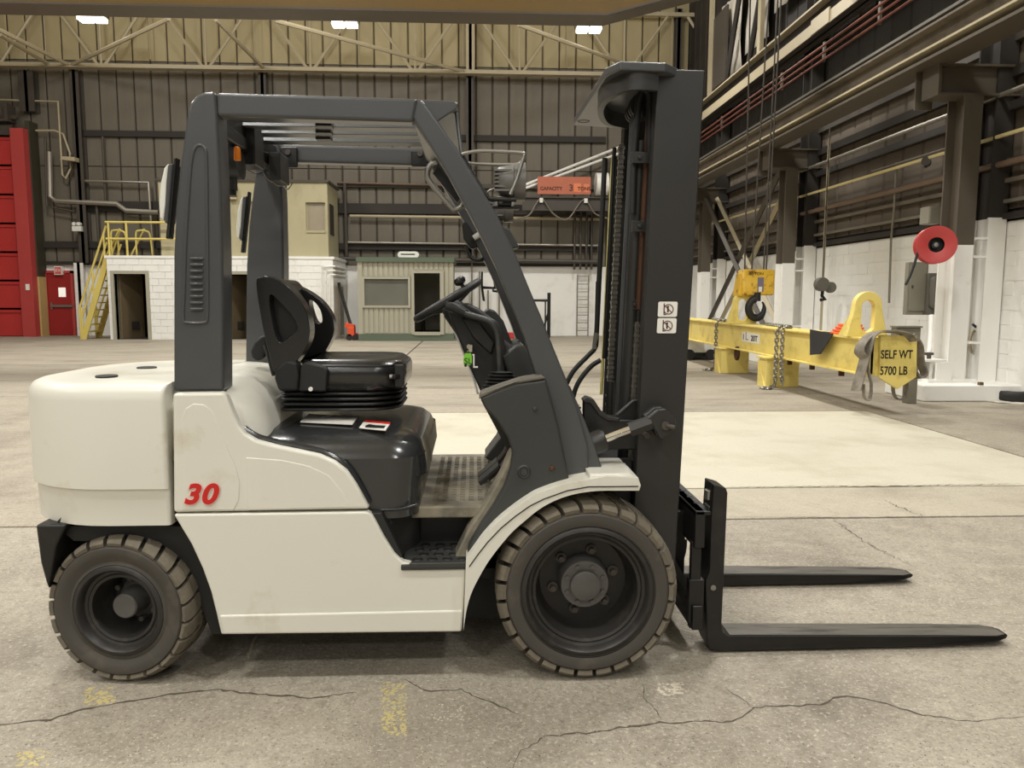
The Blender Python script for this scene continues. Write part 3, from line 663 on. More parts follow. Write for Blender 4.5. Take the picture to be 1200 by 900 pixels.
tag(b.obj('chain', 'chain_steel', smooth=60), 'shorter chain end hanging beside the nearer beam stand', 'chain', 'chains over the lifting beam')
# ---- pendant gear, hose reel, cabinets, things by the plinth
c = U(965, 335, Y=12.8)
t = thing('pulley_block', 'grey pulley block hanging on a cable before the white wall', 'pulley', c)
part('sheave', 'cabinet_dark', t, lambda b: b.cyl((c.x-.05, 12.7, c.z+.03), (c.x-.05, 12.86, c.z+.03), .14, n=20), bevel=.02)
part('sheave', 'cabinet_dark', t, lambda b: b.cyl((c.x+.14, 12.74, c.z-.03), (c.x+.14, 12.86, c.z-.03), .11, n=20), bevel=.02)
part('hook', 'black_rubber', t, lambda b: b.tube([(c.x-.02, 12.78, c.z-.1), (c.x-.03, 12.78, c.z-.2), (c.x+.04, 12.78, c.z-.27), (c.x-.06, 12.78, c.z-.28)], .035, 8), smooth=50)
part('cable', 'dark_steel', t, lambda b: b.cyl((c.x-.03, 12.78, c.z+.14), (c.x-.03, 12.78, 4.7), .012, n=6))
c = U(1097, 287, Y=7.7); ax = Vector((-.35, -1, .0)).normalized()
t = thing('hose_reel', 'red hose reel mounted on the crane column', 'reel', c)
part('rim', 'reel_red', t, lambda b: b.lathe(c, ax, [(.10, .02), (.22, .05), (.25, .05), (.252, .035), (.24, .02), (.12, 0), (.12, -.14), (.24, -.16), (.252, -.175), (.25, -.19), (.1, -.19)], 40), smooth=40)
part('hub', 'black_rubber', t, lambda b: b.lathe(c, ax, [(0, -.08), (.03, -.08), (.035, -.02), (.05, -.02), (.055, -.09), (.105, -.09), (.108, .02)], 24), smooth=40)
part('axle_cap', 'steel', t, lambda b: b.lathe(c, ax, [(0, .01), (.028, .008), (.034, -.02)], 16), smooth=40)
part('hose', 'black_rubber', t, lambda b: [b.tube([c+ax*(-.04*k-.03)+.14*(math.cos(a)*basis(ax)[0]+math.sin(a)*basis(ax)[1]) for a in [6.283*j/20 for j in range(20)]], .02, 6, closed=True) for k in range(3)], smooth=60)
part('bracket', 'dark_steel', t, lambda b: b.box((c.x-.05, c.y+.1, c.z-.05), (c.x+.3, c.y+.3, c.z+.05)))
part('hose_end', 'black_rubber', t, lambda b: b.tube(spline([c+Vector((-.22, .05, -.1)), U(1072, 308, Y=7.75), U(1067, 322, Y=7.75), U(1061, 334, Y=7.75)], 5), .018, 8), smooth=50)
c0, c1 = U(1065, 307, Y=9.4), U(1085, 369, Y=9.4)
t = thing('electrical_cabinet', 'tall grey electrical cabinet below the red reel', 'cabinet', (c0.x, 9.4, c1.z))
part('body', 'cabinet_grey', t, lambda b: b.box((c0.x, 9.4, c1.z), (c1.x, 9.5, c0.z)), bevel=.01)
part('door', 'cabinet_grey', t, lambda b: b.box((c0.x+.03, 9.38, c1.z+.06), (c1.x-.04, 9.4, c0.z-.04)), bevel=.006)
part('latch', 'dark_steel', t, lambda b: b.box((c0.x+.06, 9.365, (c0.z+c1.z)/2), (c0.x+.08, 9.38, (c0.z+c1.z)/2+.05)))
c0, c1 = U(1086, 320, Y=9.35), U(1106, 369, Y=9.35)
t = thing('disconnect_switch', 'dark grey disconnect switch with lever beside the cabinet', 'switch', (c0.x, 9.35, c1.z))
part('body', 'cabinet_dark', t, lambda b: b.box((c0.x+.01, 9.3, c1.z), (c1.x, 9.42, c0.z)), bevel=.01)
part('cover', 'cabinet_dark', t, lambda b: b.loft([[Vector((p.x, 9.3-dy, p.y)) for p in [Vector((v.x, v.y)) for v in rrect(c0.x+.03+i_, c1.x-.05-i_, c1.z+.1+i_, c0.z-.05-i_, .06, 0)]] for dy, i_ in ((0, 0), (.06, .0), (.09, .03))]), smooth=40, recalc=True)
part('lever', 'steel', t, lambda b: b.tube([(c1.x-.04, 9.24, c0.z-.15), (c1.x, 9.18, c0.z-.3), (c1.x+.06, 9.18, c0.z-.33)], .014, 8), smooth=40)
part('label', 'sticker_white', t, lambda b: b.box((c0.x+.08, 9.205, (c0.z+c1.z)/2-.06), (c0.x+.15, 9.21, (c0.z+c1.z)/2-.04)))
c0, c1 = U(1112, 242, Y=9.0), U(1088, 262, Y=9.0)
t = thing('junction_box', 'small pale junction box above the red reel', 'box', (c1.x, 9, c1.z))
part('body', 'cabinet_grey', t, lambda b: b.box((c1.x, 9.0, c1.z), (c1.x+.2, 9.25, c0.z)), bevel=.01)
part('lid', 'cabinet_grey', t, lambda b: b.box((c1.x+.01, 8.985, c1.z+.01), (c1.x+.19, 9.0, c0.z-.01)), bevel=.004)
c0, c1 = U(1060, 384, Y=7.3), U(1076, 442, Y=7.3)
t = thing('steel_box', 'grey steel box behind the beam end plate', 'box', (c0.x, 7.3, 0))
part('body', 'cabinet_grey', t, lambda b: (b.box((U(1068, 400, Y=7.3).x, 7.3, 0), (c1.x, 7.45, c0.z-.2)), b.box((c0.x-.1, 7.3, c0.z-.2), (c1.x, 7.45, c0.z))), bevel=.01)
part('lid', 'cabinet_grey', t, lambda b: b.box((c0.x-.11, 7.28, c0.z), (c1.x+.01, 7.46, c0.z+.02)))
t = thing('drain_pipe', 'white pipe rising from the column base below the switch', 'pipe', (6.2, 8.6, .22))
part('pipe', 'white_steel', t, lambda b: b.tube(spline([U(1092, 370, Y=9.2), U(1090, 410, Y=8.9), U(1086, 418, Y=8.6), U(1078, 426, Y=8.3)], 5), .045, 10), smooth=50)
part('conduit', 'dark_steel', t, lambda b: b.tube(spline([U(1106, 369, Y=9.2), U(1102, 390, Y=9), U(1099, 412, Y=8.8)], 5), .012, 6), smooth=50)
c = U(1190, 470, Z=0)
b = MB(); b.lathe((c.x-.03, c.y, .021), (0, 0, 1), [(.0, .0), (.22, 0), (.235, .02), (.235, .1), (.22, .125), (.12, .125), (.11, .09), (0, .09)], 40)
tag(b.obj('coil', 'black_rubber', smooth=45), 'round black rubber coil lying on the floor at far right', 'coil')
b = MB(); rs = random.Random(9); cx, cy = c.x-.1, c.y-.06
ring = []
for k in range(22):
    a = 6.283*k/22; ring.append((cx+(.34+rs.uniform(-.05, .04))*math.cos(a), cy+(.26+rs.uniform(-.05, .05))*math.sin(a)))
vs = [(cx, cy, .012)]+[(cx+(x-cx)*.6, cy+(y-cy)*.6, .006+rs.uniform(0, .02)) for x, y in ring]+[(x, y, .002+rs.uniform(0, .014)) for x, y in ring]
n = 22; b.add(vs, [(0, 1+i, 1+(i+1) % n) for i in range(n)]+[(1+i, 1+n+i, 1+n+(i+1) % n, 1+(i+1) % n) for i in range(n)])
o = tag(b.obj('plastic_sheet', 'plastic_sheet'), 'crumpled white plastic under the black coil', 'plastic'); so = o.modifiers.new('thickness', 'SOLIDIFY'); so.thickness = .004
o = part('wood_block', 'wood_stop', None, lambda b: b.box((U(1147, 447, Y=7.53).x, 7.51, .222), (U(1152, 447, Y=7.53).x, 7.56, .262)), bevel=.004)
tag(o, 'tiny wood block on the edge of the white plinth', 'wood block')
# tow chain and strap hung between columns
t = thing('rope_coil', 'coil of pale rope hanging on a hook between the columns', 'rope', U(1142, 390, Y=8.35))
rp = U(1141, 392, Y=8.3)
part('rope', 'pale_steel', t, lambda b: [b.tube([(rp.x+.02*k+.05*math.cos(a), 8.3+.02*k, rp.z-.1+.17*math.sin(a)) for a in [6.283*j/14 for j in range(14)]], .012, 6, closed=True) for k in range(3)], smooth=60)
part('hook', 'black_paint', t, lambda b: b.tube([U(1155, 363, Y=8.3), U(1150, 378, Y=8.3), U(1143, 383, Y=8.3), U(1140, 380, Y=8.3)], .022, 8), smooth=50)
# white cart behind the beam
c0, c1 = U(797, 406, Y=14.5), U(840, 424, Y=14.5)
t = thing('white_cart', 'low white cart with black skirt beyond the yellow beam', 'cart', (c0.x, 14.5, 0))
part('body', 'white_steel', t, lambda b: b.box((c0.x-.6, 14.5, .16), (c1.x, 15.6, .44)), bevel=.02)
part('skirt', 'black_rubber', t, lambda b: b.box((c0.x-.58, 14.53, .06), (c1.x-.02, 15.58, .16)))
for x in (c0.x+.2, c1.x-.15): part('wheel', 'black_rubber', t, lambda b: b.cyl((x, 14.44, .12), (x, 14.54, .12), .12, n=16))

# ---- white block building with doorways
YW = 22.6; wx0, wx1 = U(127, 350, Y=YW).x, U(391, 350, Y=YW).x; wz = U(250, 303, Y=YW).z
t = thing('block_building', 'white painted block room with two open doorways at left', 'building', (wx0, YW, 0))
def dx(px): return U(px, 390, Y=YW).x
D = [(dx(137), dx(174)), (dx(264), dx(299))]; dz = U(150, 321, Y=YW).z
segs = [(wx0, D[0][0]), (D[0][1], D[1][0]), (D[1][1], wx1)]
def wallf(b):
    for a, c in segs: b.box((a, YW+.02, 0), (c, YW+.2, wz))
    for a, c in D: b.box((a, YW+.02, dz), (c, YW+.2, wz))
    b.box((wx0, YW+.2, 0), (wx0+.15, YB-.05, wz)); b.box((wx1-.15, YW+.2, 0), (wx1, YB-.05, wz))
part('wall', 'white_wall', t, wallf)
part('partition', 'dark_inside', t, lambda b: (b.box((wx0+.15, YB-.5, 0), (wx1-.15, YB-.4, wz-.05)), b.box(((D[0][1]+D[1][0])/2, YW+.2, 0), ((D[0][1]+D[1][0])/2+.1, YB-.5, wz-.05)), b.box((wx0+.15, YW+.2, 0.001), (wx1-.15, YB-.5, .012))))
part('roof', 'white_wall', t, lambda b: b.box((wx0-.05, YW-.02, wz), (wx1+.05, YB-.04, wz+.08)))
def blocks(b):
    for j in range(12):
        z = j*wz/12
        for a, c in segs:
            if z > dz-.1: break
            x = a-(.2 if j % 2 else 0)
            while x < c:
                x0, x1 = max(x, a), min(x+.39, c)
                if x1-x0 > .06: b.box((x0+.006, YW, z+.006), (x1-.006, YW+.03, z+wz/12-.006))
                x += .4
    for j in range(12):
        z = j*wz/12
        if z > dz-.1:
            x = wx0-(.2 if j % 2 else 0)
            while x < wx1:
                x0, x1 = max(x, wx0), min(x+.39, wx1)
                if x1-x0 > .06: b.box((x0+.006, YW, max(dz, z)+.006), (x1-.006, YW+.03, z+wz/12-.006))
                x += .4
part('block_courses', 'white_wall', t, blocks)['kind'] = 'stuff'
for a, c in D:
    f = part('door_frame', 'shed_siding', t, lambda b: (b.box((a-.1, YW-.04, 0), (a, YW+.25, dz+.1)), b.box((c, YW-.04, 0), (c+.1, YW+.25, dz+.1)), b.box((a, YW-.04, dz), (c, YW+.25, dz+.1))))
    d_ = part('door', 'door_brown', t, lambda b: b.prism([(a+.02, YW+.25, .02), (a+.07, YW+.25, .02), (a+.42, YW+1.1, .02), (a+.37, YW+1.1, .02)], (0, 0, dz-.05)))
    part('vent', 'dark_inside', d_, lambda b: b.prism([(a+.22, YW+.58, .3), (a+.34, YW+.87, .3), (a+.34, YW+.87, .55), (a+.22, YW+.58, .55)], (.012, -.006, 0)))
for px in (377, 382, 387): part('conduit', 'white_steel', t, lambda b: b.tube([U(px, 390, Y=YW-.06), U(px, 312+(px-377), Y=YW-.06), (wx1+.05, YW-.02, U(px, 312+(px-377), Y=YW-.06).z), (wx1+.05, YB-.3, U(px, 312+(px-377), Y=YW-.06).z)], .03, 6), smooth=40)
part('side_panel', 'cabinet_grey', t, lambda b: b.box((wx1, YW+.9, .1), (wx1+.05, YW+1.6, 1.7)))
# tan upper room
YT2 = 22.9; tx0, tx1 = U(187, 250, Y=YT2).x, U(384, 250, Y=YT2).x; tz0, tz1 = wz+.08, U(300, 213, Y=YT2).z
t = thing('upper_room', 'tan plywood room standing on the white block room', 'building', (tx0, YT2, tz0))
W = [(242, 269, 236, 268), (291, 305, 236, 268), (358, 381, 237, 270)]
wins = [(U(a, p, Y=YT2).x, U(c, p, Y=YT2).x, U(a, q, Y=YT2).z, U(a, p, Y=YT2).z) for a, c, p, q in W]
def uw(b):
    xs = [tx0]
    for a, c, z0, z1 in wins: xs += [a, c]
    xs.append(tx1)
    for i in range(0, len(xs), 2): b.box((xs[i], YT2, tz0), (xs[i+1], YT2+.1, tz1))
    for a, c, z0, z1 in wins: b.box((a, YT2, tz0), (c, YT2+.1, z0)); b.box((a, YT2, z1), (c, YT2+.1, tz1))
    b.box((tx1-.1, YT2+.1, tz0), (tx1, YB-.4, tz1)); b.box((tx0, YT2+.1, tz0), (tx0+.1, YB-.4, tz1))
part('wall', 'tan_ply', t, uw)
part('roof', 'dark_steel', t, lambda b: b.box((tx0-.06, YT2-.06, tz1), (tx1+.06, YB-.38, tz1+.07)))
for i, (a, c, z0, z1) in enumerate(wins):
    f = part('window', 'tan_ply', t, lambda b: (b.box((a, YT2-.03, z0-.07), (c, YT2+.02, z0)), b.box((a, YT2+.08, z0), (a+.04, YT2+.12, z1)), b.box((c-.04, YT2+.08, z0), (c, YT2+.12, z1))))
    part('pane', 'frosted_pane' if i else 'shed_glass', f, lambda b: b.box((a, YT2+.09, z0), (c, YT2+.1, z1)))
a = U(386, 240, Y=YT2); part('side_window', 'dark_inside', t, lambda b: b.box((tx1, YT2+.3, wins[2][2]-.1), (tx1+.02, YT2+1.0, wins[2][3])))
for k in range(4):
    z = U(273, 218+4.4*k, Y=YT2-.1).z
    part('louvre', 'pale_steel', t, lambda b: b.box((U(268, 220, Y=YT2).x, YT2-.14, z-.06), (U(278, 220, Y=YT2).x, YT2-.0, z)))
# ---- yellow stairs
t = thing('metal_stairs', 'yellow steel stairs with handrails up to the white roof', 'stairs', loc_of((97, 396), 23.4))
sy0, sy1 = 22.75, 23.75; A = U(97, 397, Y=sy0); B = Vector((wx0-.03, 0, wz)); A = Vector((A.x, 0, 0))
for yy in (sy0, sy1): part('stringer', 'stair_yellow', t, lambda b: b.prism([(A.x-.08, yy, 0), (A.x+.1, yy, 0), (B.x, yy, wz-.2), (B.x, yy, wz+.05), (B.x-.1, yy, wz+.05)], (0, .05, 0)))
for k in range(1, 11):
    f = k/11; part('step', 'stair_yellow', t, lambda b: b.box((A.x+(B.x-A.x)*f-.1, sy0+.05, wz*f-.02), (A.x+(B.x-A.x)*f+.1, sy1, wz*f+.02)))
for yy in (sy0+.02, sy1+.02):
    part('handrail', 'stair_yellow', t, lambda b: b.tube([(A.x-.05, yy, .05), (A.x-.05, yy, 1.0), (B.x, yy, wz+1.0)], .035, 8), smooth=40)
    part('handrail', 'stair_yellow', t, lambda b: b.tube([(A.x-.05, yy, .55), (B.x, yy, wz+.5)], .03, 8), smooth=40)
    for f in (.0, .45, .9): part('post', 'stair_yellow', t, lambda b: b.cyl((A.x+(B.x-A.x)*f, yy, wz*f), (A.x+(B.x-A.x)*f, yy, wz*f+1.02), .03, n=8))
t = thing('roof_railing', 'yellow tube railing along the white roof edge beside the stairs', 'railing', (wx0, YW+.15, wz+.08))
xe = U(205, 265, Y=YW+.1).x
for h in (1.03, .52): part('rail', 'stair_yellow', t, lambda b: b.tube([(wx0-.02, YW+.1, wz+.08+h), (xe, YW+.1, wz+.08+h)], .035, 8), smooth=40)
for px in (128, 149): part('post', 'stair_yellow', t, lambda b: b.cyl((U(px, 290, Y=YW+.1).x, YW+.1, wz+.08), (U(px, 290, Y=YW+.1).x, YW+.1, wz+1.12), .035, n=8))
for px in (131, 160):
    x = U(px, 290, Y=YW+.9).x
    part('gate_loop', 'stair_yellow', t, lambda b: b.tube(spline([(x, YW+.9, wz+.08), (x, YW+.9, wz+.8), (x+.1, YW+.9, wz+.92), (x+.35, YW+.9, wz+.9), (x+.45, YW+.9, wz+.75), (x+.5, YW+.9, wz+.08)], 4), .03, 8), smooth=50)
    part('brace', 'stair_yellow', t, lambda b: b.tube([(x-.3, YW+1.1, wz+.08), (x+.2, YW+1.1, wz+1.0)], .03, 8), smooth=40)
# ---- office shed
YS = 21.9; sx0, sx1 = U(421, 390, Y=YS).x, U(531, 390, Y=YS).x; sz = U(475, 307, Y=YS).z
t = thing('office_shed', 'small ribbed portable office with green trim, wide window, open doorway', 'shed', (sx0, YS, 0))
def sxp(p): return U(p, 390, Y=YS).x
def szp(y): return U(475, y, Y=YS).z
wa, wc, wz0, wz1 = sxp(428), sxp(479), szp(358), szp(327)
da, dc, dzt = sxp(486), sxp(516), szp(320)
part('wall', 'shed_siding', t, lambda b: (b.box((sx0, YS+.02, .22), (wa, YS+.1, sz)), b.box((wa, YS+.02, .22), (wc, YS+.1, wz0)), b.box((wa, YS+.02, wz1), (wc, YS+.1, sz)), b.box((wc, YS+.02, .22), (da, YS+.1, sz)), b.box((da, YS+.02, dzt), (dc, YS+.1, sz)), b.box((dc, YS+.02, .22), (sx1, YS+.1, sz)),
    b.box((sx0, YS+.1, .22), (sx0+.08, YS+2.6, sz)), b.box((sx1-.08, YS+.1, .22), (sx1, YS+2.6, sz)), b.box((sx0, YS+2.52, .22), (sx1, YS+2.6, sz))))
part('floor_deck', 'dark_inside', t, lambda b: b.box((sx0+.08, YS+.1, .2), (sx1-.08, YS+2.5, .24)))
def ribs(b):
    x = sx0
    while x < sx1-.05:
        lo, hi = [], []
        spans = [(.24, sz)]
        if wa-.08 < x+.06 and x < wc+.05: spans = [(.24, wz0-.08), (wz1+.08, sz)]
        if da-.08 < x+.06 and x < dc+.05: spans = [(dzt+.1, sz)]
        for a, c in spans: b.prism([(x+.015, YS+.02, a), (x+.03, YS-.005, a), (x+.125, YS-.005, a), (x+.14, YS+.02, a)], (0, 0, c-a))
        x += .155
part('siding_ribs', 'shed_siding', t, ribs)['kind'] = 'stuff'
part('base_skid', 'shed_green', t, lambda b: b.box((sx0-.02, YS-.03, 0.0), (sx1+.02, YS+2.6, .22)))
part('roof', 'shed_green', t, lambda b: b.box((sx0-.05, YS-.08, sz), (sx1+.05, YS+2.7, sz+.14)))
f = part('window_frame', 'shed_siding', t, lambda b: (b.box((wa-.07, YS-.04, wz0-.07), (wc+.07, YS+.03, wz0)), b.box((wa-.07, YS-.04, wz1), (wc+.07, YS+.03, wz1+.07)), b.box((wa-.07, YS-.04, wz0), (wa, YS+.03, wz1)), b.box((wc, YS-.04, wz0), (wc+.07, YS+.03, wz1))))
part('pane', 'shed_glass', f, lambda b: b.box((wa, YS+.03, wz0), (wc, YS+.045, wz1)))
part('door_frame', 'shed_siding', t, lambda b: (b.box((da-.09, YS-.05, .2), (da, YS+.1, dzt+.09)), b.box((dc, YS-.05, .2), (dc+.12, YS+.1, dzt+.09)), b.box((da, YS-.05, dzt), (dc, YS+.1, dzt+.09)), b.box((da, YS-.06, .18), (dc, YS+.1, .28))))
part('corner_post', 'shed_siding', t, lambda b: b.box((sx0-.02, YS-.03, .22), (sx0+.12, YS+.05, sz)))
t = thing('air_conditioner', 'white framed vent box on the roof of the small office', 'air conditioner', (sxp(479), YS+.5, sz+.14))
z0, z1 = sz+.14, szp(294)
vp = [Vector((p.x, 0, p.y)) for p in rrect(sxp(466), sxp(491), z0, z1, .1, 0)]; vi = [Vector((p.x, 0, p.y)) for p in rrect(sxp(469), sxp(487), z0+.09, z1-.07, .04, 0)]
plate_obj('frame', 'lens_white', t, vp, [vi], YS+.3, YS+.9, bevel=.02)
part('grille', 'dark_inside', t, lambda b: b.box((sxp(468), YS+.4, z0+.05), (sxp(488), YS+.5, z1-.05)))
# desk with papers inside the doorway
t = thing('desk', 'dark desk inside the doorway of the small office', 'desk', (sxp(505), YS+1.4, .24))
part('top', 'door_brown', t, lambda b: b.box((sxp(492), YS+1.2, .95), (sxp(517), YS+2.2, 1.0)))
part('leg', 'dark_inside', t, lambda b: b.box((sxp(493), YS+1.3, .24), (sxp(494), YS+2.0, .95)))
part('leg', 'dark_inside', t, lambda b: b.box((sxp(515), YS+1.3, .24), (sxp(516), YS+2.0, .95)))
t = thing('pallet_jack', 'orange hand pallet jack with black handle left of the small office', 'pallet jack', loc_of((412, 399), 22.3))
pj = U(411, 398, Y=22.2)
part('pump_body', 'orange_red', t, lambda b: (b.box((pj.x-.1, 22.2, .12), (pj.x+.12, 22.5, .42)), b.prism([(pj.x-.2, 22.22, .42), (pj.x+.1, 22.22, .25), (pj.x+.12, 22.22, .48), (pj.x-.14, 22.22, .56)], (0, .25, 0))), bevel=.02)
part('wheel', 'black_rubber', t, lambda b: (b.cyl((pj.x-.05, 22.2, .1), (pj.x-.05, 22.28, .1), .1), b.cyl((pj.x+.16, 22.2, .1), (pj.x+.16, 22.28, .1), .1)))
part('handle', 'black_paint', t, lambda b: b.tube([(pj.x, 22.3, .45), U(398, 337, Y=22.6), U(397, 331, Y=22.6)], .05, 8), smooth=40)
part('fork', 'orange_red', t, lambda b: (b.box((pj.x-.1, 22.5, .12), (pj.x+.05, 23.4, .18)), b.box((pj.x+.1, 22.5, .12), (pj.x+.25, 23.4, .18))))
# ---- jib crane, wall ladder, rack, red bin on the back wall
YJ = 24.2
t = thing('jib_crane', 'dark wall jib crane with tie rods and festoon cable', 'crane', loc_of((705, 240), YJ))
zb = U(660, 231, Y=YJ).z
jx0, jx1 = U(612, 230, Y=YJ).x, U(790, 230, Y=YJ).x
part('boom', 'dark_steel', t, lambda b: (b.box((jx0, YJ-.12, zb-.04), (jx1, YJ+.12, zb)), b.box((jx0, YJ-.03, zb-.42), (jx1, YJ+.03, zb-.04)), b.box((jx0, YJ-.12, zb-.46), (jx1, YJ+.12, zb-.42))))
for a, c in (((612, 218), (712, 178)), ((612, 222), (712, 186))): part('tie_rod', 'white_steel', t, lambda b: b.tube([U(*a, Y=YJ), U(c[0]+40, c[1]-16, Y=YJ+.6)], .045, 8), smooth=40)
part('motor', 'white_steel', t, lambda b: b.cyl(U(698, 216, Y=YJ), U(712, 216, Y=YJ), .38, n=20), smooth=40)
fc = [U(x, y, Y=YJ-.1) for x, y in ((606, 256), (620, 252), (634, 233), (648, 250), (665, 257), (684, 234), (697, 250), (712, 256))]
part('festoon_cable', 'grey_conduit', t, lambda b: b.tube(spline(fc, 6), .03, 6), smooth=60)
for x in (634, 686): part('cable_trolley', 'lens_white', t, lambda b: b.box((U(x-2, 230, Y=YJ).x, YJ-.14, zb-.2), (U(x+2, 230, Y=YJ).x, YJ-.1, zb-.05)))
q0, q1 = U(630, 207, Y=YJ-.15), U(692, 228, Y=YJ-.15)
t = thing('capacity_sign', 'orange capacity sign on the jib crane boom', 'sign', (q0.x, YJ-.15, q1.z))
part('board', 'sign_orange', t, lambda b: b.box((q0.x, YJ-.19, q1.z), (q1.x, YJ-.14, q0.z)))
part('light_patch', 'sign_light', t, lambda b: (b.box((q0.x+1.22, YJ-.194, q1.z+.08), (q0.x+1.46, YJ-.19, q1.z+.36)), b.box((q0.x+1.55, YJ-.194, q1.z+.08), (q1.x-.05, YJ-.19, q1.z+.34))))
for s, sz_, ox, oz in (('CAPACITY', .125, .1, .13), ('3', .24, 1.22, .11), ('TONS', .13, 1.56, .13)): text('lettering', s, sz_*1.25, (q0.x+ox*(q1.x-q0.x)/2.08, YJ-.197, q1.z+oz), (1, 0, 0), (0, 0, 1), 'sign_ink', t, bold=.006)
t = thing('wall_ladder', 'pale steel ladder fixed to the white back wall near the mast', 'ladder', loc_of((683, 394), YB-.15))
lx0, lx1 = U(676, 390, Y=YB-.15).x, U(689, 390, Y=YB-.15).x; lz = U(683, 322, Y=YB-.15).z
for x in (lx0, lx1): part('rail', 'grey_conduit', t, lambda b: b.cyl((x, YB-.15, 0), (x, YB-.15, lz), .022, n=8))
for k in range(8): part('rung', 'grey_conduit', t, lambda b: b.cyl((lx0, YB-.15, .2+k*(lz-.25)/7), (lx1, YB-.15, .2+k*(lz-.25)/7), .018, n=8))
t = thing('pipe_rack', 'black tube rack on the floor before the white back wall', 'rack', loc_of((643, 395), 24.0))
rx = U(643, 390, Y=24).x; rz = U(643, 343, Y=24).z; rx2 = U(607, 390, Y=24).x; rzb = U(630, 352, Y=24).z
part('upright', 'black_paint', t, lambda b: b.cyl((rx, 24, 0), (rx, 24, rz), .06, n=10)); part('upright', 'black_paint', t, lambda b: b.cyl((rx2, 24, 0), (rx2, 24, rz), .06, n=10))
part('crossbar', 'black_paint', t, lambda b: b.cyl((rx2, 24, rzb), (rx, 24, rzb), .045, n=10)); part('brace', 'black_paint', t, lambda b: b.cyl((rx, 24, rz*.6), (rx-.25, 24, .05), .035, n=8)); part('post', 'black_paint', t, lambda b: b.cyl((rx-.12, 24, 0), (rx-.12, 24, rzb), .025, n=8))
q0, q1 = U(592, 390, Y=23.2), U(611, 396, Y=23.2)
o = part('red_case', 'red_door', None, lambda b: (b.box((q0.x, 23.2, 0), (q1.x, 23.6, .15)), b.box((q0.x+.05, 23.22, .15), (q1.x-.02, 23.58, .2))), bevel=.02)
tag(o, 'low red case on the floor before the white back wall', 'case')
for px, z0 in ((546, 1.0), (553, .9), (571, .95)):
    pass
# ================================================================ FORKLIFT
fk = thing('forklift', 'white and charcoal forklift truck marked 30 parked in the foreground', 'forklift', (-.4, .6, 0))
W_ = 1.2                                   # overall width, near side at y = 0
def side(name, m, pts, Y, th, parent=fk, both=False, **k):
    if both: part(name, m, parent, lambda b: b.py(UL(pts, Y), W_-Y-th, W_-Y), **k)   # the far side
    return part(name, m, parent, lambda b: b.py(UL(pts, Y), Y, Y+th), **k)
# ---- counterweight
xr, xf = U(34, 520, Y=.35).x+.02, U(198, 520, Y=.06).x
zA, zB, zC_, zD = U(120, 615, Y=.06).z, U(120, 573, Y=.04).z, U(120, 452, Y=.04).z, 1.105
def cw(b):
    def R(i, z, f=0): return rrect(xr+i, xf-f, .03+i, W_-.03-i, (.40-i*.6, .015, .015, .40-i*.6), z, 10)
    b.loft([R(.014, zA), R(.011, zB-.012), R(.008, zB-.004), R(.0, zB), R(0, zC_-.055), R(.005, zC_-.028), R(.016, zC_-.01), R(.035, zC_), R(.07, zC_+.004), R(.3, zC_+.008)])
part('counterweight', 'white_paint', fk, cw, smooth=35)
zt = zC_+.017
for p in ((125, 442), (172, 432)):
    c = U(*p, Z=zC_+.006)
    part('bolt_recess', 'black_deep', fk, lambda b: b.lathe((c.x, c.y, zt-.012), (0, 0, 1), [(0, .0), (.036, .0), (.04, .006), (.036, .009), (.03, .009), (.0, .004)], 24), smooth=40)
part('chip', 'black_deep', fk, lambda b: b.add([U(66, 612, Y=.05), U(72, 606, Y=.05), U(70, 614, Y=.05)], [(0, 1, 2)]))
# rear hood joining the counterweight (behind the post)
def rh(b):
    x0, x1 = xf-.01, U(322, 455, Y=.45).x
    b.loft([rrect(x0, x1+.05, .1, W_-.1, (.01, .12, .12, .01), .85, 6), rrect(x0, x1+.02, .1, W_-.1, (.01, .16, .16, .01), zC_-.1, 6), rrect(x0, x1-.02, .12, W_-.12, (.01, .16, .16, .01), zC_-.04, 6), rrect(x0, x1-.06, .16, W_-.16, (.01, .16, .16, .01), zC_-.012, 6), rrect(x0, x1-.14, .22, W_-.22, (.01, .14, .14, .01), zC_+.006, 6)])
part('rear_hood', 'white_paint_hood', fk, rh, smooth=40)
# ---- side panels
upper = [(202, 461), (262, 460), (266, 466), (272, 482), (279, 498), (287, 508), (300, 516), (322, 522), (350, 528), (374, 533), (392, 541), (406, 552), (417, 568), (427, 586), (433, 597), (203, 601)]
side('upper_side_panel', 'white_paint', upper, .035, .05, bevel=.012, seg=3, both=True)
side('panel_swage', 'white_paint', [(213, 598), (213, 492), (217, 479), (226, 473), (239, 474), (249, 482), (258, 504), (267, 527), (276, 546), (281, 566), (280, 586), (274, 598)], .032, .02, bevel=.004)
side('panel_swage', 'white_paint', [(288, 536), (330, 539), (362, 546), (385, 557), (402, 577), (410, 595), (290, 598)], .032, .02, bevel=.004)
lower = [(203, 603), (430, 600), (436, 604), (450, 630), (462, 649), (472, 659), (488, 663), (546, 662), (543, 718), (541, 740), (259, 744), (254, 722), (247, 694), (237, 666), (224, 638), (212, 618)]
side('lower_side_panel', 'white_paint', lower, .03, .045, bevel=.008, seg=3, both=True)
side('sill_crease', 'white_paint', [(256, 721), (543, 715), (541, 741), (260, 744)], .024, .02, bevel=.009)
text('number', '30', .098, U(215, 590, Y=.0285)+Vector((0, 0, .0)), (1, 0, 0), (0, 0, 1), 'pink_outline', fk, ext=.0006, shear=.3, bold=.0062, sx=1.08, space=1.1)
text('number', '30', .098, U(215, 590, Y=.0275), (1, 0, 0), (0, 0, 1), 'red_decal', fk, ext=.0006, shear=.3, bold=.0038, sx=1.08, space=1.1)
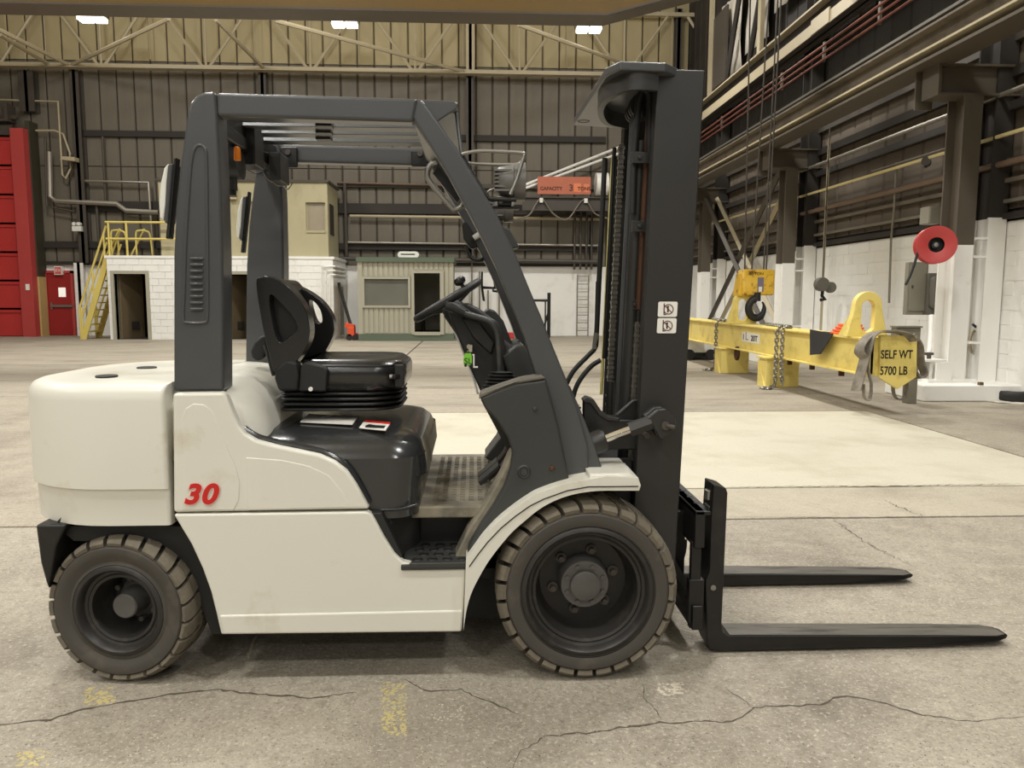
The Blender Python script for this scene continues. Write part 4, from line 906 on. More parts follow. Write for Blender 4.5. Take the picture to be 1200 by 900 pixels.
# ---- chassis, wheel wells
part('chassis', 'black_deep', fk, lambda b: (b.box((-1.0, .2, .13), (-.34, W_-.2, .62)), b.box((-1.15, .16, .2), (-.34, W_-.16, .62)), b.box((-.9, .08, .2), (-.06, W_-.08, .4)), b.box((-.05, .3, .12), (.62, W_-.3, .5)), b.box((-1.48, .22, .4), (-1.1, W_-.22, .6)), b.box((-1.5, .3, .3), (-1.0, .42, .45))))  # lowest centre box dropped to deepen the shadow under the truck
pieces('rear_frame', 'black_paint', fk, [lambda b, y=y: b.py(UL([(41, 615), (78, 615), (66, 640), (62, 662), (56, 692), (47, 660)], .06), y, y+.24) for y in (.06, W_-.3)], bevel=.01)
part('wheel_well', 'black_deep', fk, lambda b: b.py(UL([(70, 615), (215, 615), (240, 660), (258, 720), (262, 740), (250, 740), (232, 690), (215, 660), (190, 632), (90, 632)], .12), .1, W_-.1))
# ---- front fenders
fo = [(546, 658), (556, 644), (567, 629), (583, 612), (600, 598), (617, 586), (633, 577), (663, 567), (690, 562), (712, 558)]
fi = [(712, 575), (693, 576), (670, 580), (650, 587), (632, 597), (617, 609), (601, 623), (587, 639), (574, 656), (563, 674), (553, 694), (547, 714), (543, 740)]
fpts = spline(UL(fo, -.005), 4)+UL([(748, 560), (751, 569), (749, 575)], -.005)+spline(UL(fi, -.005), 4)
pieces('fender', 'white_paint', fk, [lambda b, y0=y0: b.py(fpts, y0, y0+.25) for y0 in (-.005, W_-.245)], bevel=.008, seg=2)
fz = U(700, 559, Y=0).z
def ftop(b, a, c, r):
    x0, x1 = U(690, 563, Y=.03).x, U(749, 572, Y=.0).x
    b.loft([rrect(x0, x1-.012, a, c, r, fz-.03), rrect(x0, x1-.012, a, c, r, fz), rrect(x0, x1-.02, a+.008, c-.008, r, fz+.008)])
pieces('fender_top', 'white_paint', fk, [lambda b: ftop(b, .012, .3, (.01, .05, .01, .01)), lambda b: ftop(b, W_-.3, W_-.012, (.01, .01, .05, .01))], smooth=40)
fl = [(546, 664)]+[(a-1, c-1) for a, c in fo[:-1]]
def lip(b):
    mid = [(a, c+8) for a, c in fo]
    pts = [(x, y+3) for x, y in fo]
    b.tube([Vector((p.x, -.006, p.z)) for p in UL([(550, 664), (560, 650), (571, 636), (587, 619), (604, 605), (621, 593), (637, 585), (665, 575), (690, 570.5), (748, 570)], -.006)], .0022, 6)
part('fender_seam', 'black_deep', fk, lip)
pieces('inner_fender', 'black_deep', fk, [lambda b: b.box((.14, .3, .25), (.62, .33, fz)), lambda b: b.box((.14, W_-.33, .25), (.62, W_-.3, fz)), lambda b: b.box((-.05, .34, .2), (-.02, W_-.1, .5))])
# ---- hood (engine cover) under the seat
hx0, hx1 = U(283, 500, Y=.12).x-.25, U(507, 520, Y=.5).x
hz0, hz1 = U(440, 600, Y=.1).z, U(420, 500, Y=.3).z
def hood(b):
    R = lambda z, i, f, r: rrect(hx0, hx1-f, .085+i, W_-.085-i, (.01, r, r, .01), z, 8)
    b.loft([R(hz0-.02, .0, .035, .10), R(hz0+.01, .0, .03, .11), R(hz0+.2, .005, .012, .12), R(hz1-.16, .012, .004, .13), R(hz1-.09, .03, .012, .13), R(hz1-.045, .055, .03, .13), R(hz1-.015, .1, .06, .13), R(hz1, .17, .11, .12), R(hz1+.006, .3, .2, .1)])
    for i in range(1, 5): b.mi[i*36+17] = 1          # scuffed front face
part('engine_hood', ['hood_plastic', 'worn_plastic'], fk, hood, smooth=50)
hl = UL([(284, 507), (300, 517), (322, 523), (350, 529), (374, 534), (393, 543), (407, 555), (418, 572), (430, 594)], .075)
part('hood_lip', 'hood_plastic', fk, lambda b: b.tube([Vector((p.x+.006, .075, p.z+.014)) for p in spline(hl, 4)], .014, 8), smooth=60)
part('hood_edge', 'hood_plastic', fk, lambda b: b.tube(spline([(U(446, 596, Y=.085).x, .083, hz0+.012), (U(470, 594, Y=.085).x, .085, hz0+.015), (U(488, 588, Y=.1).x, .1, hz0+.025)], 5), .006, 6), smooth=60)
zs_ = hz1+.007
def onhood(pts, name, m, dz=0): return part(name, m, fk, lambda b: b.prism([U(a, c, Z=zs_+dz-.006) for a, c in pts], (0, 0, .004)))
onhood([(362, 486), (420, 489), (413, 498), (352, 495)], 'paper_label', 'sticker_white', .009)
for k in range(3): onhood([(365+k*16, 489+k*.6), (377+k*16, 489.5+k*.6), (376.5+k*16, 490.5+k*.6), (364.5+k*16, 490+k*.6)], 'label_print', 'ink_grey', .0095)
onhood([(428, 493), (458, 496), (452, 505), (421, 502)], 'warning_label', 'sticker_white', .004); onhood([(428, 493), (458, 496), (456.5, 498), (426, 495.5)], 'label_band', 'red_decal', .005)
onhood([(428, 500), (433, 498), (440, 499.5), (452, 500), (450, 503), (436, 502.5), (428, 502)], 'label_pictogram', 'ink_black', .005)
# ---- floor plate, step well
mz = U(530, 533, Y=W_-.06).z
mx0, mx1 = hx1-.05, U(590, 560, Y=.6).x+.08
part('floor_plate', 'worn_plastic', fk, lambda b: b.box((mx0, .2, mz-.03), (mx1, W_-.04, mz)), bevel=.008)
def diam(b):
    y = .26
    while y < W_-.1:
        x = mx0+.06
        while x < mx1-.05: b.box((x, y, mz-.001), (x+.02, y+.008, mz+.003)); x += .035
        y += .028
part('tread_pattern', 'worn_plastic', fk, diam)['kind'] = 'stuff'
part('plate_edge', 'worn_plastic', fk, lambda b: b.box((U(482, 586, Y=.19).x, .17, mz-.045), (U(571, 584, Y=.19).x, .21, mz+.001)), bevel=.008)
sz_ = U(500, 661, Y=.03).z
sx0_, sx1_ = U(470, 660, Y=.03).x, U(546, 660, Y=.03).x
part('step_plate', 'cowl_plastic', fk, lambda b: (b.box((sx0_, .02, sz_-.02), (sx1_+.03, .32, sz_)), b.box((sx0_+.03, .018, sz_-.012), (sx1_, .03, sz_+.008))), bevel=.004)
def holes(b):
    for j in range(4):
        for i in range(4):
            x = sx0_+.055+i*.055+(.02 if j % 2 else 0); y = .08+j*.055
            b.lathe((x, y, sz_+.0005), (0, 0, 1), [(.0, .001), (.013, .001), (.017, .004), (.02, .0)], 12)
part('step_holes', 'black_deep', fk, holes, smooth=40)['kind'] = 'stuff'
part('step_riser', 'black_paint', fk, lambda b: b.box((U(440, 600, Y=.3).x, .29, sz_-.02), (U(580, 600, Y=.3).x, .33, mz-.02)))
part('step_side', 'black_rubber', fk, lambda b: (b.prism([U(430, 601, Y=.05), U(447, 601, Y=.05), U(472, 652, Y=.05), U(466, 658, Y=.05)], (0, .06, 0)), b.prism([U(430, 600, Y=.09), U(492, 590, Y=.2), U(492, 640, Y=.29), U(466, 655, Y=.1)], (0, .03, 0))), bevel=.006)
for p, y in (((453, 612), .115), ((551, 594), .285)):
    c = U(*p, Y=y); part('bolt', 'steel', fk, lambda b: b.lathe(c, (0, -1, 0), [(.0, .008), (.008, .008), (.009, .0), (.018, .002), (.02, -.005)], 14), smooth=40)
# ---- front cowl (dash side) in charcoal plastic, with a cheek towards the step
cowl = [(562, 466), (580, 458), (604, 449), (628, 446), (640, 444), (655, 500), (668, 566), (640, 574), (617, 585), (600, 597), (583, 611), (567, 628), (547, 656), (549, 640), (562, 618), (578, 594), (591, 571), (598, 550), (601, 530), (594, 512), (581, 492), (569, 480)]
side('cowl_side', 'cowl_plastic', cowl, .06, .09, both=True, bevel=.014, seg=3)
side('cowl_cheek', 'worn_plastic', [(532, 655), (548, 656), (580, 606), (600, 566), (605, 535), (599, 528), (590, 552), (568, 592), (548, 622)], .11, .12, bevel=.01)
side('cowl_lip', 'lip_plastic', [(561, 468), (580, 459), (604, 450), (628, 446), (640, 444), (636, 440), (612, 444), (590, 451), (563, 461)], .058, .1, bevel=.006)
part('dash_front', 'black_paint', fk, lambda b: b.py(UL([(566, 470), (636, 448), (676, 560), (640, 570), (606, 545)], .3), .2, W_-.2))
c = U(614, 553, Y=.06)
part('cowl_plug', 'cowl_plastic', fk, lambda b: b.lathe(c, (0, -1, 0), [(0, .014), (.012, .014), (.014, .008), (.02, .01), (.022, .004), (.026, .0)], 20), smooth=40)
c = U(647, 549, Y=.06); part('screw', 'rust_steel', fk, lambda b: b.lathe(c, (0, -1, 0), [(0, .008), (.008, .006), (.01, 0)], 12), smooth=40)
c = U(627, 479, Y=.06); part('screw', 'cowl_plastic', fk, lambda b: b.lathe(c, (0, -1, 0), [(0, .008), (.008, .006), (.01, 0)], 12), smooth=40)
# ---- overhead guard
rp_ = [(203, 459), (203, 300), (206, 240), (212, 185), (218, 140), (222, 121), (230, 111), (240, 107), (252, 107), (254, 125), (258, 200), (261, 300), (262, 459)]
side('rear_post', 'charcoal_paint', rp_, .1, .115, both=True, bevel=.012, seg=3)
gro = UL([(215, 372), (216, 340), (218, 280), (222, 215), (225, 185), (229, 173), (234, 170), (239, 173), (242, 186), (243, 260), (243.5, 340), (243, 372), (239, 378), (220, 378)], .1)
part('post_groove', 'charcoal_paint', fk, lambda b: b.tube([Vector((p.x, .1, p.z)) for p in spline(gro, 4, True)], .0055, 8, closed=True), smooth=60)
for k in range(9):
    a = U(225, 303+7.4*k, Y=.1); c = U(236, 303+7.4*k, Y=.1)
    part('louvre', 'charcoal_paint', fk, lambda b: b.tube([(a.x-.004, .1, a.z), (a.x+.002, .093, a.z), (c.x-.002, .093, a.z), (c.x+.004, .1, a.z)], .0055, 8), smooth=60)
zb0, zb1 = U(380, 137, Y=.1).z, U(380, 112, Y=.1).z
side('roof_beam', 'charcoal_paint', [(253, 108), (490, 115), (484, 143), (254, 136)], .102, .075, both=True, bevel=.012, seg=3)
fp = [(486, 115), (494, 116), (512, 140), (535, 172), (560, 214), (582, 250), (603, 295), (620, 337), (634, 370), (647, 403), (662, 440), (677, 478), (689, 522), (691, 566), (668, 567), (657, 548), (645, 500), (633, 455), (614, 395), (597, 352), (582, 315), (566, 282), (549, 249), (525, 205), (500, 165), (480, 134)]
side('front_pillar', 'charcoal_paint', fp, .11, .09, both=True, bevel=.01, seg=3)
side('pillar_foot', 'charcoal_paint', [(668, 452), (682, 484), (697, 522), (709, 560), (690, 562), (680, 528)], .125, .06, both=True, bevel=.006)
gx0, gx1 = U(262, 130, Y=.2).x-.03, U(484, 130, Y=.2).x+.02
for y in (.36, .5, .64, .8): part('roof_bar', 'charcoal_paint', fk, lambda b: b.prism([(gx0, y-.04, zb0+.04), (gx0, y+.04, zb0+.04), (gx0, y+.022, zb0+.075), (gx0, y-.022, zb0+.075)], (gx1-gx0+.02, 0, 0)), bevel=.004)
for y in (.4, .53, .66): part('bar_clip', 'black_paint', fk, lambda b: b.box((U(370, 150, Y=y).x, y-.01, zb0+.03), (U(370, 150, Y=y).x+.06, y+.05, zb0+.06)))
part('rear_crossbeam', 'black_paint', fk, lambda b: (b.box((gx0-.06, .17, zb0-.01), (gx0+.02, W_-.17, zb1-.01)), b.box((gx0, .22, zb0-.05), (gx0+.03, W_-.22, zb0+.0))), bevel=.006)
part('front_crossbeam', 'charcoal_paint', fk, lambda b: b.box((gx1-.02, .17, zb0+.0), (gx1+.05, W_-.17, zb1)), bevel=.008)
pieces('mount_plate', 'black_paint', fk, [lambda b: b.box((gx1-.09, 1.0, zb0-.02), (gx1-.01, 1.025, zb1-.02)), lambda b: b.box((gx0+.02, 1.0, zb0-.03), (gx0+.11, 1.025, zb1-.01))], bevel=.006)
part('relay_box', 'black_rubber', fk, lambda b: b.box((gx0+.035, .78, zb0-.12), (gx0+.085, .95, zb0+.0)), bevel=.006)
for x in (gx1-.05, gx0+.07): part('bolt', 'dark_steel', fk, lambda b: b.lathe((x, 1.0, zb0+.035), (0, -1, 0), [(0, .012), (.012, .012), (.014, 0)], 12), smooth=40)
vis = UL([(488, 116), (533, 118), (537, 122), (536, 127), (512, 143), (508, 142)], .14)
part('roof_visor', 'charcoal_paint', fk, lambda b: b.py(vis, .14, W_-.14), bevel=.006)
part('visor_strut', 'charcoal_paint', fk, lambda b: b.tube([U(534, 125, Y=.2), U(541, 181, Y=.15)], .007, 8), smooth=50)
wires = [[(318, 195), (322, 215), (330, 218)], [(325, 190), (327, 207), (336, 222), (343, 214)], [(308, 200), (318, 213), (340, 214)], [(286, 196), (300, 203), (318, 197)]]
for wv in wires: part('wire', 'grey_conduit' if wv[0][0] > 300 else 'black_rubber', fk, lambda b: b.tube(spline(UL(wv, .98), 5), .003, 6), smooth=60)
# rear lamps on both posts, flasher under the roof
def rear_lamp(y0):
    lp = UL([(208, 185), (205, 185), (198, 250), (195, 280), (200, 280)], .13); ls = UL([(200, 192), (195, 198), (191, 215), (189, 240), (190, 255), (194, 260), (197, 240), (198, 215)], .13)
    bk = part('rear_lamp', 'black_paint', fk, lambda b: b.py(lp, y0+.01, y0+.05), bevel=.004)
    part('lens', 'lens_white', bk, lambda b: b.py(ls, y0-.002, y0+.085), bevel=.006, seg=3)
    lc = UL([(205, 192), (199, 194), (196, 215), (194, 245), (195, 262), (199, 262)], .13)
    part('lamp_body', 'charcoal_paint', bk, lambda b: b.py(lc, y0, y0+.08), bevel=.006)
rear_lamp(.11); rear_lamp(W_-.2)
fz_ = zb0-.1
fw_ = part('work_lamp', 'black_rubber', fk, lambda b: (b.cyl((gx0+.02, .42, fz_), (gx0-.1, .42, fz_-.01), .07, .06, 20), b.box((gx0-.03, .4, fz_-.11), (gx0-.0, .44, fz_)), b.cyl((gx0-.02, .42, fz_-.13), (gx0-.02, .42, fz_-.1), .02)), smooth=40)
part('lens', 'chrome', fw_, lambda b: b.lathe((gx0-.1, .42, fz_-.01), (-1, 0, 0), [(0, .02), (.03, .015), (.055, 0)], 20), smooth=40)
c = U(278, 180, Y=.3); part('flasher', 'amber', fk, lambda b: b.lathe((c.x, .3, c.z-.025), (0, 0, 1), [(0, 0), (.011, 0), (.013, .004), (.012, .042), (.008, .05), (0, .052)], 16), smooth=40)
c = U(289, 180, Y=.6); part('flasher_base', 'black_paint', fk, lambda b: b.box((c.x-.02, .5, c.z-.06), (c.x+.06, .64, c.z+.1)), bevel=.006)
# grab handle on the pillar
gh = UL([(512, 190), (505, 193), (501, 202), (504, 213), (527, 240), (533, 245), (541, 241), (543, 233)], .24)
part('grab_handle', 'steel', fk, lambda b: b.tube(spline(gh, 6), .011, 10), smooth=60)
side('grab_bracket', 'black_paint', [(513, 195), (542, 228), (536, 238), (507, 203)], .3, .02)
# front work lights with wire guards
def work_light(y):
    sc = [(U(a, c_, Y=.2)) for a, c_ in ((583, 198), (586, 195), (600, 193), (610, 193), (613, 200), (613, 228), (610, 233), (600, 232), (586, 227), (583, 222))]
    xs = [p.x for p in sc]; zs = [p.z for p in sc]; xa, xb2, za, zb2 = min(xs), max(xs), min(zs), max(zs); zc2 = (za+zb2)/2
    h = part('work_light', 'lamp_grey', fk, lambda b: b.lathe((xa, y, zc2), (1, 0, 0), [(0, 0), (.045, 0), (.052, .006), (.056, .03), (.06, .055), (.066, .06), (.068, .1), (.06, .1), (.055, .09)], 28), smooth=40)
    part('lens', 'lamp_glass', h, lambda b: b.lathe((xa, y, zc2), (1, 0, 0), [(.0, .094), (.06, .094)], 28))
    part('cooling_fins', 'lamp_grey', h, lambda b: [b.box((xa-.012, y-.05, zc2+dz-.0035), (xa+.05, y+.05, zc2+dz+.0035)) for dz in (-.036, -.022, -.008, .006, .02, .034)])
    part('lamp_bracket', 'black_paint', h, lambda b: (b.box((xa-.0, y-.045, zc2-.09), (xa+.05, y+.045, zc2-.062)), b.box((xa-.12, y-.03, zc2-.1), (xa+.08, y+.03, zc2-.09))), bevel=.004)
    for dy in (-.03, .03): part('bolt', 'steel', h, lambda b: b.cyl((xa+.01, y+dy-.016*(1 if dy < 0 else -1), zc2-.075), (xa+.01, y+dy, zc2-.075), .009, n=10))
work_light(.2); work_light(W_-.12)
gd = [U(a, c_, Y=.12) for a, c_ in ((541, 181), (548, 179), (566, 177), (610, 179), (614, 182), (612, 190), (605, 212), (598, 228))]
part('lamp_guard', 'steel', fk, lambda b: b.tube(spline(gd, 4), .0065, 8), smooth=60)
gd2 = [U(a, c_, Y=.26) for a, c_ in ((545, 190), (556, 192), (590, 193), (608, 192), (613, 185))]
part('lamp_guard', 'steel', fk, lambda b: b.tube(spline(gd2, 4), .0065, 8), smooth=60)
gd3 = [U(a, c_, Y=.14) for a, c_ in ((541, 181), (556, 208), (571, 230), (577, 233), (605, 234))]
part('lamp_guard', 'black_paint', fk, lambda b: b.tube(spline(gd3, 4), .008, 8), smooth=60)
gd4 = [U(a, c_, Y=.18) for a, c_ in ((570, 227), (574, 223), (582, 221), (586, 224))]
part('lamp_cable', 'steel', fk, lambda b: b.tube(spline(gd4, 4), .004, 8), smooth=60)
side('turn_signal', 'cowl_plastic', [(588, 264), (597, 268), (609, 290), (600, 292), (590, 275)], W_-.2, .09, bevel=.008)
# mirrors on the far pillar
t_ = side('side_mirror', 'black_rubber', [(564, 318), (566, 318), (566, 335), (568.5, 353), (566, 353), (563.5, 336)], 1.1, .14, bevel=.006)
part('mirror_stalk', 'black_rubber', t_, lambda b: (b.tube([U(566, 337, Y=1.15), U(580, 337.5, Y=1.15), U(579, 326, Y=1.13), U(582, 322, Y=1.1)], .007, 8), b.tube([U(578, 337, Y=1.15), U(578, 341, Y=1.13), U(588, 342, Y=1.1)], .006, 8)), smooth=50)
t_ = side('inner_mirror', 'black_rubber', [(541, 262), (548, 258), (558, 275), (560, 290), (552, 292), (543, 280)], 1.0, .05, bevel=.008)
part('mirror_glass', 'lens_white', t_, lambda b: b.tube([U(555, 279, Y=.98), U(563, 274, Y=.98)], .014, 10), smooth=50)
part('mirror_stalk', 'black_rubber', t_, lambda b: b.tube(spline([U(546, 288, Y=1.0), U(552, 302, Y=1.0), U(562, 305, Y=1.0), U(568, 302, Y=1.05)], 4), .009, 8), smooth=50)
# ---- seat
ys0, ys1 = .34, .86
cx0, cx1 = U(352, 440, Y=ys0).x, U(478, 440, Y=.5).x
cz0, cz1 = U(420, 459, Y=ys0).z, U(420, 424, Y=ys0).z
def cushion(b):
    R = lambda z, i, r: rrect(cx0, cx1-i, ys0+i, ys1-i, (.03, r, r, .03), z, 8)
    b.loft([R(cz0, .02, .12), R(cz0+.02, .004, .13), R(cz0+.06, .0, .13), R(cz1-.03, .0, .13), R(cz1-.01, .012, .13), R(cz1+.006, .035, .12), R(cz1-.002, .08, .1), R(cz1-.006, .16, .07)])
seat = part('seat_cushion', 'black_vinyl', fk, cushion, smooth=50)
part('seam', 'black_rubber', seat, lambda b: b.tube([p for p in rrect(cx0+.02, cx1-.008, ys0+.006, ys1-.006, (.03, .13, .13, .03), cz1-.018, 8)], .004, 6, closed=True), smooth=60)
c = U(466, 441, Y=ys0); part('adjuster', 'black_rubber', seat, lambda b: (b.box((c.x-.01, ys0-.01, c.z-.04), (c.x+.025, ys0+.02, c.z+.045)), b.cyl((c.x-.015, ys0-.025, c.z), (c.x+.005, ys0-.005, c.z), .01, n=10)), bevel=.004)
part('adjuster_knob', 'steel', seat, lambda b: b.cyl((c.x-.03, ys0-.012, c.z), (c.x+.0, ys0-.012, c.z), .008, n=12))
bz0_, bz1_ = U(400, 484, Y=ys0).z, cz0
def bellows(b):
    rings = []; k = 4
    for i in range(k+1):
        z = bz0_+(bz1_-bz0_)*i/k
        for dz_, o_ in ((0, .035), (.25, .004), (.5, 0.0), (.75, .004)): rings.append(rrect(cx0-.09+o_, cx1-.02-o_, ys0+.01+o_, ys1-.01-o_, (.04, .14, .14, .04), z+dz_*(bz1_-bz0_)/k, 6))
    b.loft(rings[:-1])
part('suspension_bellows', 'black_rubber', fk, bellows, smooth=30)
# backrest shell between two wings
bk = UL([(304, 331), (312, 326), (322, 326), (328, 334), (331, 352), (334, 380), (337, 410), (338, 436), (326, 438), (320, 418), (311, 380)], ys0+.05)
back = part('seat_back', 'black_vinyl', fk, lambda b: b.py(bk, ys0+.085, ys1-.05), bevel=.03, seg=4)
wo = [(300, 332), (306, 325), (316, 324), (332, 331), (348, 347), (359, 366), (363, 388), (359, 405), (350, 420), (340, 430), (322, 436), (316, 418), (307, 380)]
wh = [(316, 346), (328, 354), (343, 371), (348, 384), (342, 393), (328, 401), (320, 380)]
def wing(y0, y1, ref, name):
    o = plate_obj(name, 'black_vinyl', fk, spline(UL(wo, ref), 4, True), [spline(UL(wh, ref), 4, True)], y0, y1, bevel=.026)
    return o
wing(ys0, ys0+.1, ys0, 'seat_wing')
part('wing_recess', 'black_rubber', fk, lambda b: b.py(spline(UL(wh, ys0), 3, True), ys0+.06, ys0+.08))
wo2 = [(324, 335), (342, 333), (361, 341), (378, 354), (389, 371), (392, 388), (387, 402), (380, 414), (372, 428), (350, 430), (340, 400)]
wh2 = [(363, 352), (369, 354), (376, 364), (378, 376), (374, 379), (369, 376), (364, 362)]
plate_obj('seat_wing', 'black_vinyl', fk, spline(UL(wo2, ys1-.08), 4, True), [spline(UL(wh2, ys1-.08), 4, True)], ys1-.09, ys1, bevel=.02)
t_ = side('seat_hinge_cover', 'black_rubber', [(322, 432), (335, 421), (348, 424), (352, 440), (350, 459), (326, 459), (321, 444)], ys0-.01, .07, bevel=.015, seg=3)
t_ = side('hip_box', 'black_rubber', [(352, 428), (358, 424), (380, 430), (384, 434), (382, 459), (350, 459)], ys0-.03, .06, bevel=.008)
c = U(364, 456, Y=ys0-.03); part('bolt_cap', 'sticker_white', t_, lambda b: b.lathe(c, (0, -1, 0), [(0, .004), (.008, .004), (.009, 0)], 14))
t_ = side('far_arm', 'black_rubber', [(293, 412), (297, 402), (304, 395), (312, 391), (314, 408), (310, 420), (300, 424), (294, 420)], .66, .06, bevel=.012)
part('seat_strap', 'black_rubber', fk, lambda b: (b.tube([U(312, 404, Y=ys0+.1), U(322, 440, Y=ys0+.1)], .012, 8), b.py(UL([(397, 421), (402, 413), (410, 418), (404, 420)], ys1), ys1-.03, ys1)), smooth=50)
# ---- steering wheel, column, levers
sc = U(524.5, 352, Y=.56); n_ = Vector((-math.sin(math.radians(31)), -.035, math.cos(math.radians(31)))).normalized()
ex = Vector((math.cos(math.radians(31)), 0, math.sin(math.radians(31)))); ey = n_.cross(ex).normalized()
R_ = .148
sw = part('steering_wheel', 'black_rubber', fk, lambda b: b.tube([sc+R_*(math.cos(a)*ex+math.sin(a)*ey) for a in [6.283*k/40 for k in range(40)]], .0155, 10, closed=True), smooth=60)
part('spoke', 'black_rubber', sw, lambda b: [b.tube([sc-n_*.035, sc+R_*(math.cos(a)*ex+math.sin(a)*ey)], .012, 8) for a in (0.5, 2.6, 4.7)], smooth=50)
part('horn_pad', 'black_rubber', sw, lambda b: b.lathe(sc-n_*.05, n_, [(0, .035), (.035, .03), (.045, .015), (.045, 0), (.03, -.02)], 24), smooth=40)
kc = U(539, 330, Y=.47); part('spinner_knob', 'black_vinyl', sw, lambda b: b.lathe(kc-n_*.02, n_, [(.008, -.01), (.008, .005), (.022, .012), (.026, .025), (.02, .036), (0, .04)], 20), smooth=50)
part('steering_column', 'black_rubber', fk, lambda b: b.tube([sc-n_*.04, sc-n_*.14+Vector((.02, 0, 0)), U(580, 420, Y=.56)], [.05, .06, .09], 14), smooth=50)
col = [(524, 362), (533, 356), (548, 356), (560, 362), (575, 372), (590, 398), (602, 436), (604, 452), (580, 462), (566, 466), (560, 452), (549, 428), (540, 404), (532, 385)]
part('dash_column', 'black_rubber', fk, lambda b: b.py(UL(col, .42), .42, .8), bevel=.014, seg=3)
part('column_trim', 'white_steel', fk, lambda b: b.tube(UL([(527, 376), (540, 404), (549, 428), (556, 446), (560, 462)], .8), .006, 6), smooth=50)
side('display_pod', 'cowl_plastic', [(562, 370), (572, 362), (580, 364), (590, 376), (604, 412), (598, 420), (584, 396)], .62, .2, bevel=.008)
side('dash_pocket', 'black_paint', [(540, 372), (563, 378), (580, 402), (576, 416), (556, 398)], .405, .03, bevel=.008)
side('dash_box', 'cowl_plastic', [(588, 418), (606, 404), (613, 403), (628, 424), (638, 444), (606, 450), (596, 440)], .36, .4, bevel=.01)
side('cup_slot', 'black_deep', [(600, 404), (609, 400), (611, 403), (603, 408)], .5, .1)
def lever(y, dx_):
    p = [(534+dx_, 362), (548+dx_, 369), (566+dx_, 374), (577+dx_, 380), (583+dx_, 392), (585+dx_, 415), (586+dx_, 442)]
    l = part('control_lever', 'cowl_plastic', fk, lambda b: b.tube(spline(UL(p, y), 5), .011, 10), smooth=60)
    part('knob', 'black_rubber', l, lambda b: b.tube(UL([(522+dx_, 358), (530+dx_, 360), (544+dx_, 367)], y), [.016, .02, .014], 12), smooth=60)
lever(.34, 0); lever(.40, 4)
def boot(b):
    a = U(588, 457, Y=.25); c = U(588, 434, Y=.25); k = 6; rings = []
    for i in range(k):
        z = a.z+(c.z-a.z)*i/k; r = .062-.005*i
        for dz_, q in ((0, .8), (.5, 1.0)): rings.append([Vector((a.x+(c.x-a.x)*i/k+r*q*1.3*math.cos(an), .25+r*q*math.sin(an), z+dz_*(c.z-a.z)/k)) for an in [6.283*j/20 for j in range(20)]])
    b.loft(rings)
part('lever_boot', 'black_rubber', fk, boot, smooth=25)
# pedals
for pts, y in (([(571, 555), (592, 530), (600, 512)], .55), ([(572, 561), (590, 545), (604, 520)], .35)):
    pd = part('pedal_arm', 'dark_steel', fk, lambda b: b.tube(UL(pts, y), .012, 8), smooth=50)
    q = U(*pts[0], Y=y); part('pedal_pad', 'black_rubber', pd, lambda b: b.prism([(q.x-.03, y-.04, q.z-.02), (q.x+.05, y-.04, q.z+.05), (q.x+.04, y-.04, q.z+.065), (q.x-.04, y-.04, q.z-.005)], (0, .08, 0)), bevel=.004)
side('toe_board', 'cowl_plastic', [(568, 537), (596, 500), (610, 520), (596, 548)], .9, .2, bevel=.008)
side('toe_board', 'black_deep', [(602, 560), (612, 520), (640, 520), (640, 566)], .3, .7)
# ---- key and forklift shaped tag hanging from the ignition
ik = U(551, 406, Y=.4); part('ignition', 'chrome', fk, lambda b: b.lathe(ik, (-.5, -1, 0), [(0, .012), (.01, .012), (.013, 0)], 16), smooth=40)
kt = U(552, 420, Y=.385)
t = thing('key_tag', 'green forklift-shaped tag hanging from the ignition key', 'key ring', kt)
part('key', 'chrome', t, lambda b: b.box((ik.x-.006, .375, ik.z-.02), (ik.x+.008, .379, ik.z+.008)))
part('ring', 'chrome', t, lambda b: b.tube([(ik.x-.006+.008*math.cos(a), .377, ik.z-.026+.011*math.sin(a)) for a in [6.283*k/14 for k in range(14)]], .0016, 6, closed=True), smooth=60)
part('tag_body', 'green_tag', t, lambda b: b.py(UL([(545, 414), (552, 414), (553, 418), (553, 428), (545, 428), (543, 427), (543, 420)], .37), .37, .374))
part('tag_mast', 'sticker_white', t, lambda b: (b.py(UL([(553.4, 415), (556, 415), (556, 429.2), (560, 429.2), (560, 431), (554.5, 431), (554.5, 416.5), (553.4, 416.5)], .37), .37, .374)))
for x in (545.6, 553): part('tag_wheel', 'ink_black', t, lambda b: b.cyl(U(x, 428.3, Y=.368), U(x, 428.3, Y=.368)+Vector((0, .008, 0)), .006, n=12))
text('lettering', 'SL', .034, U(543.8, 426.5, Y=.369), (1, 0, 0), (0, 0, 1), 'ink_black', t, ext=.0004)
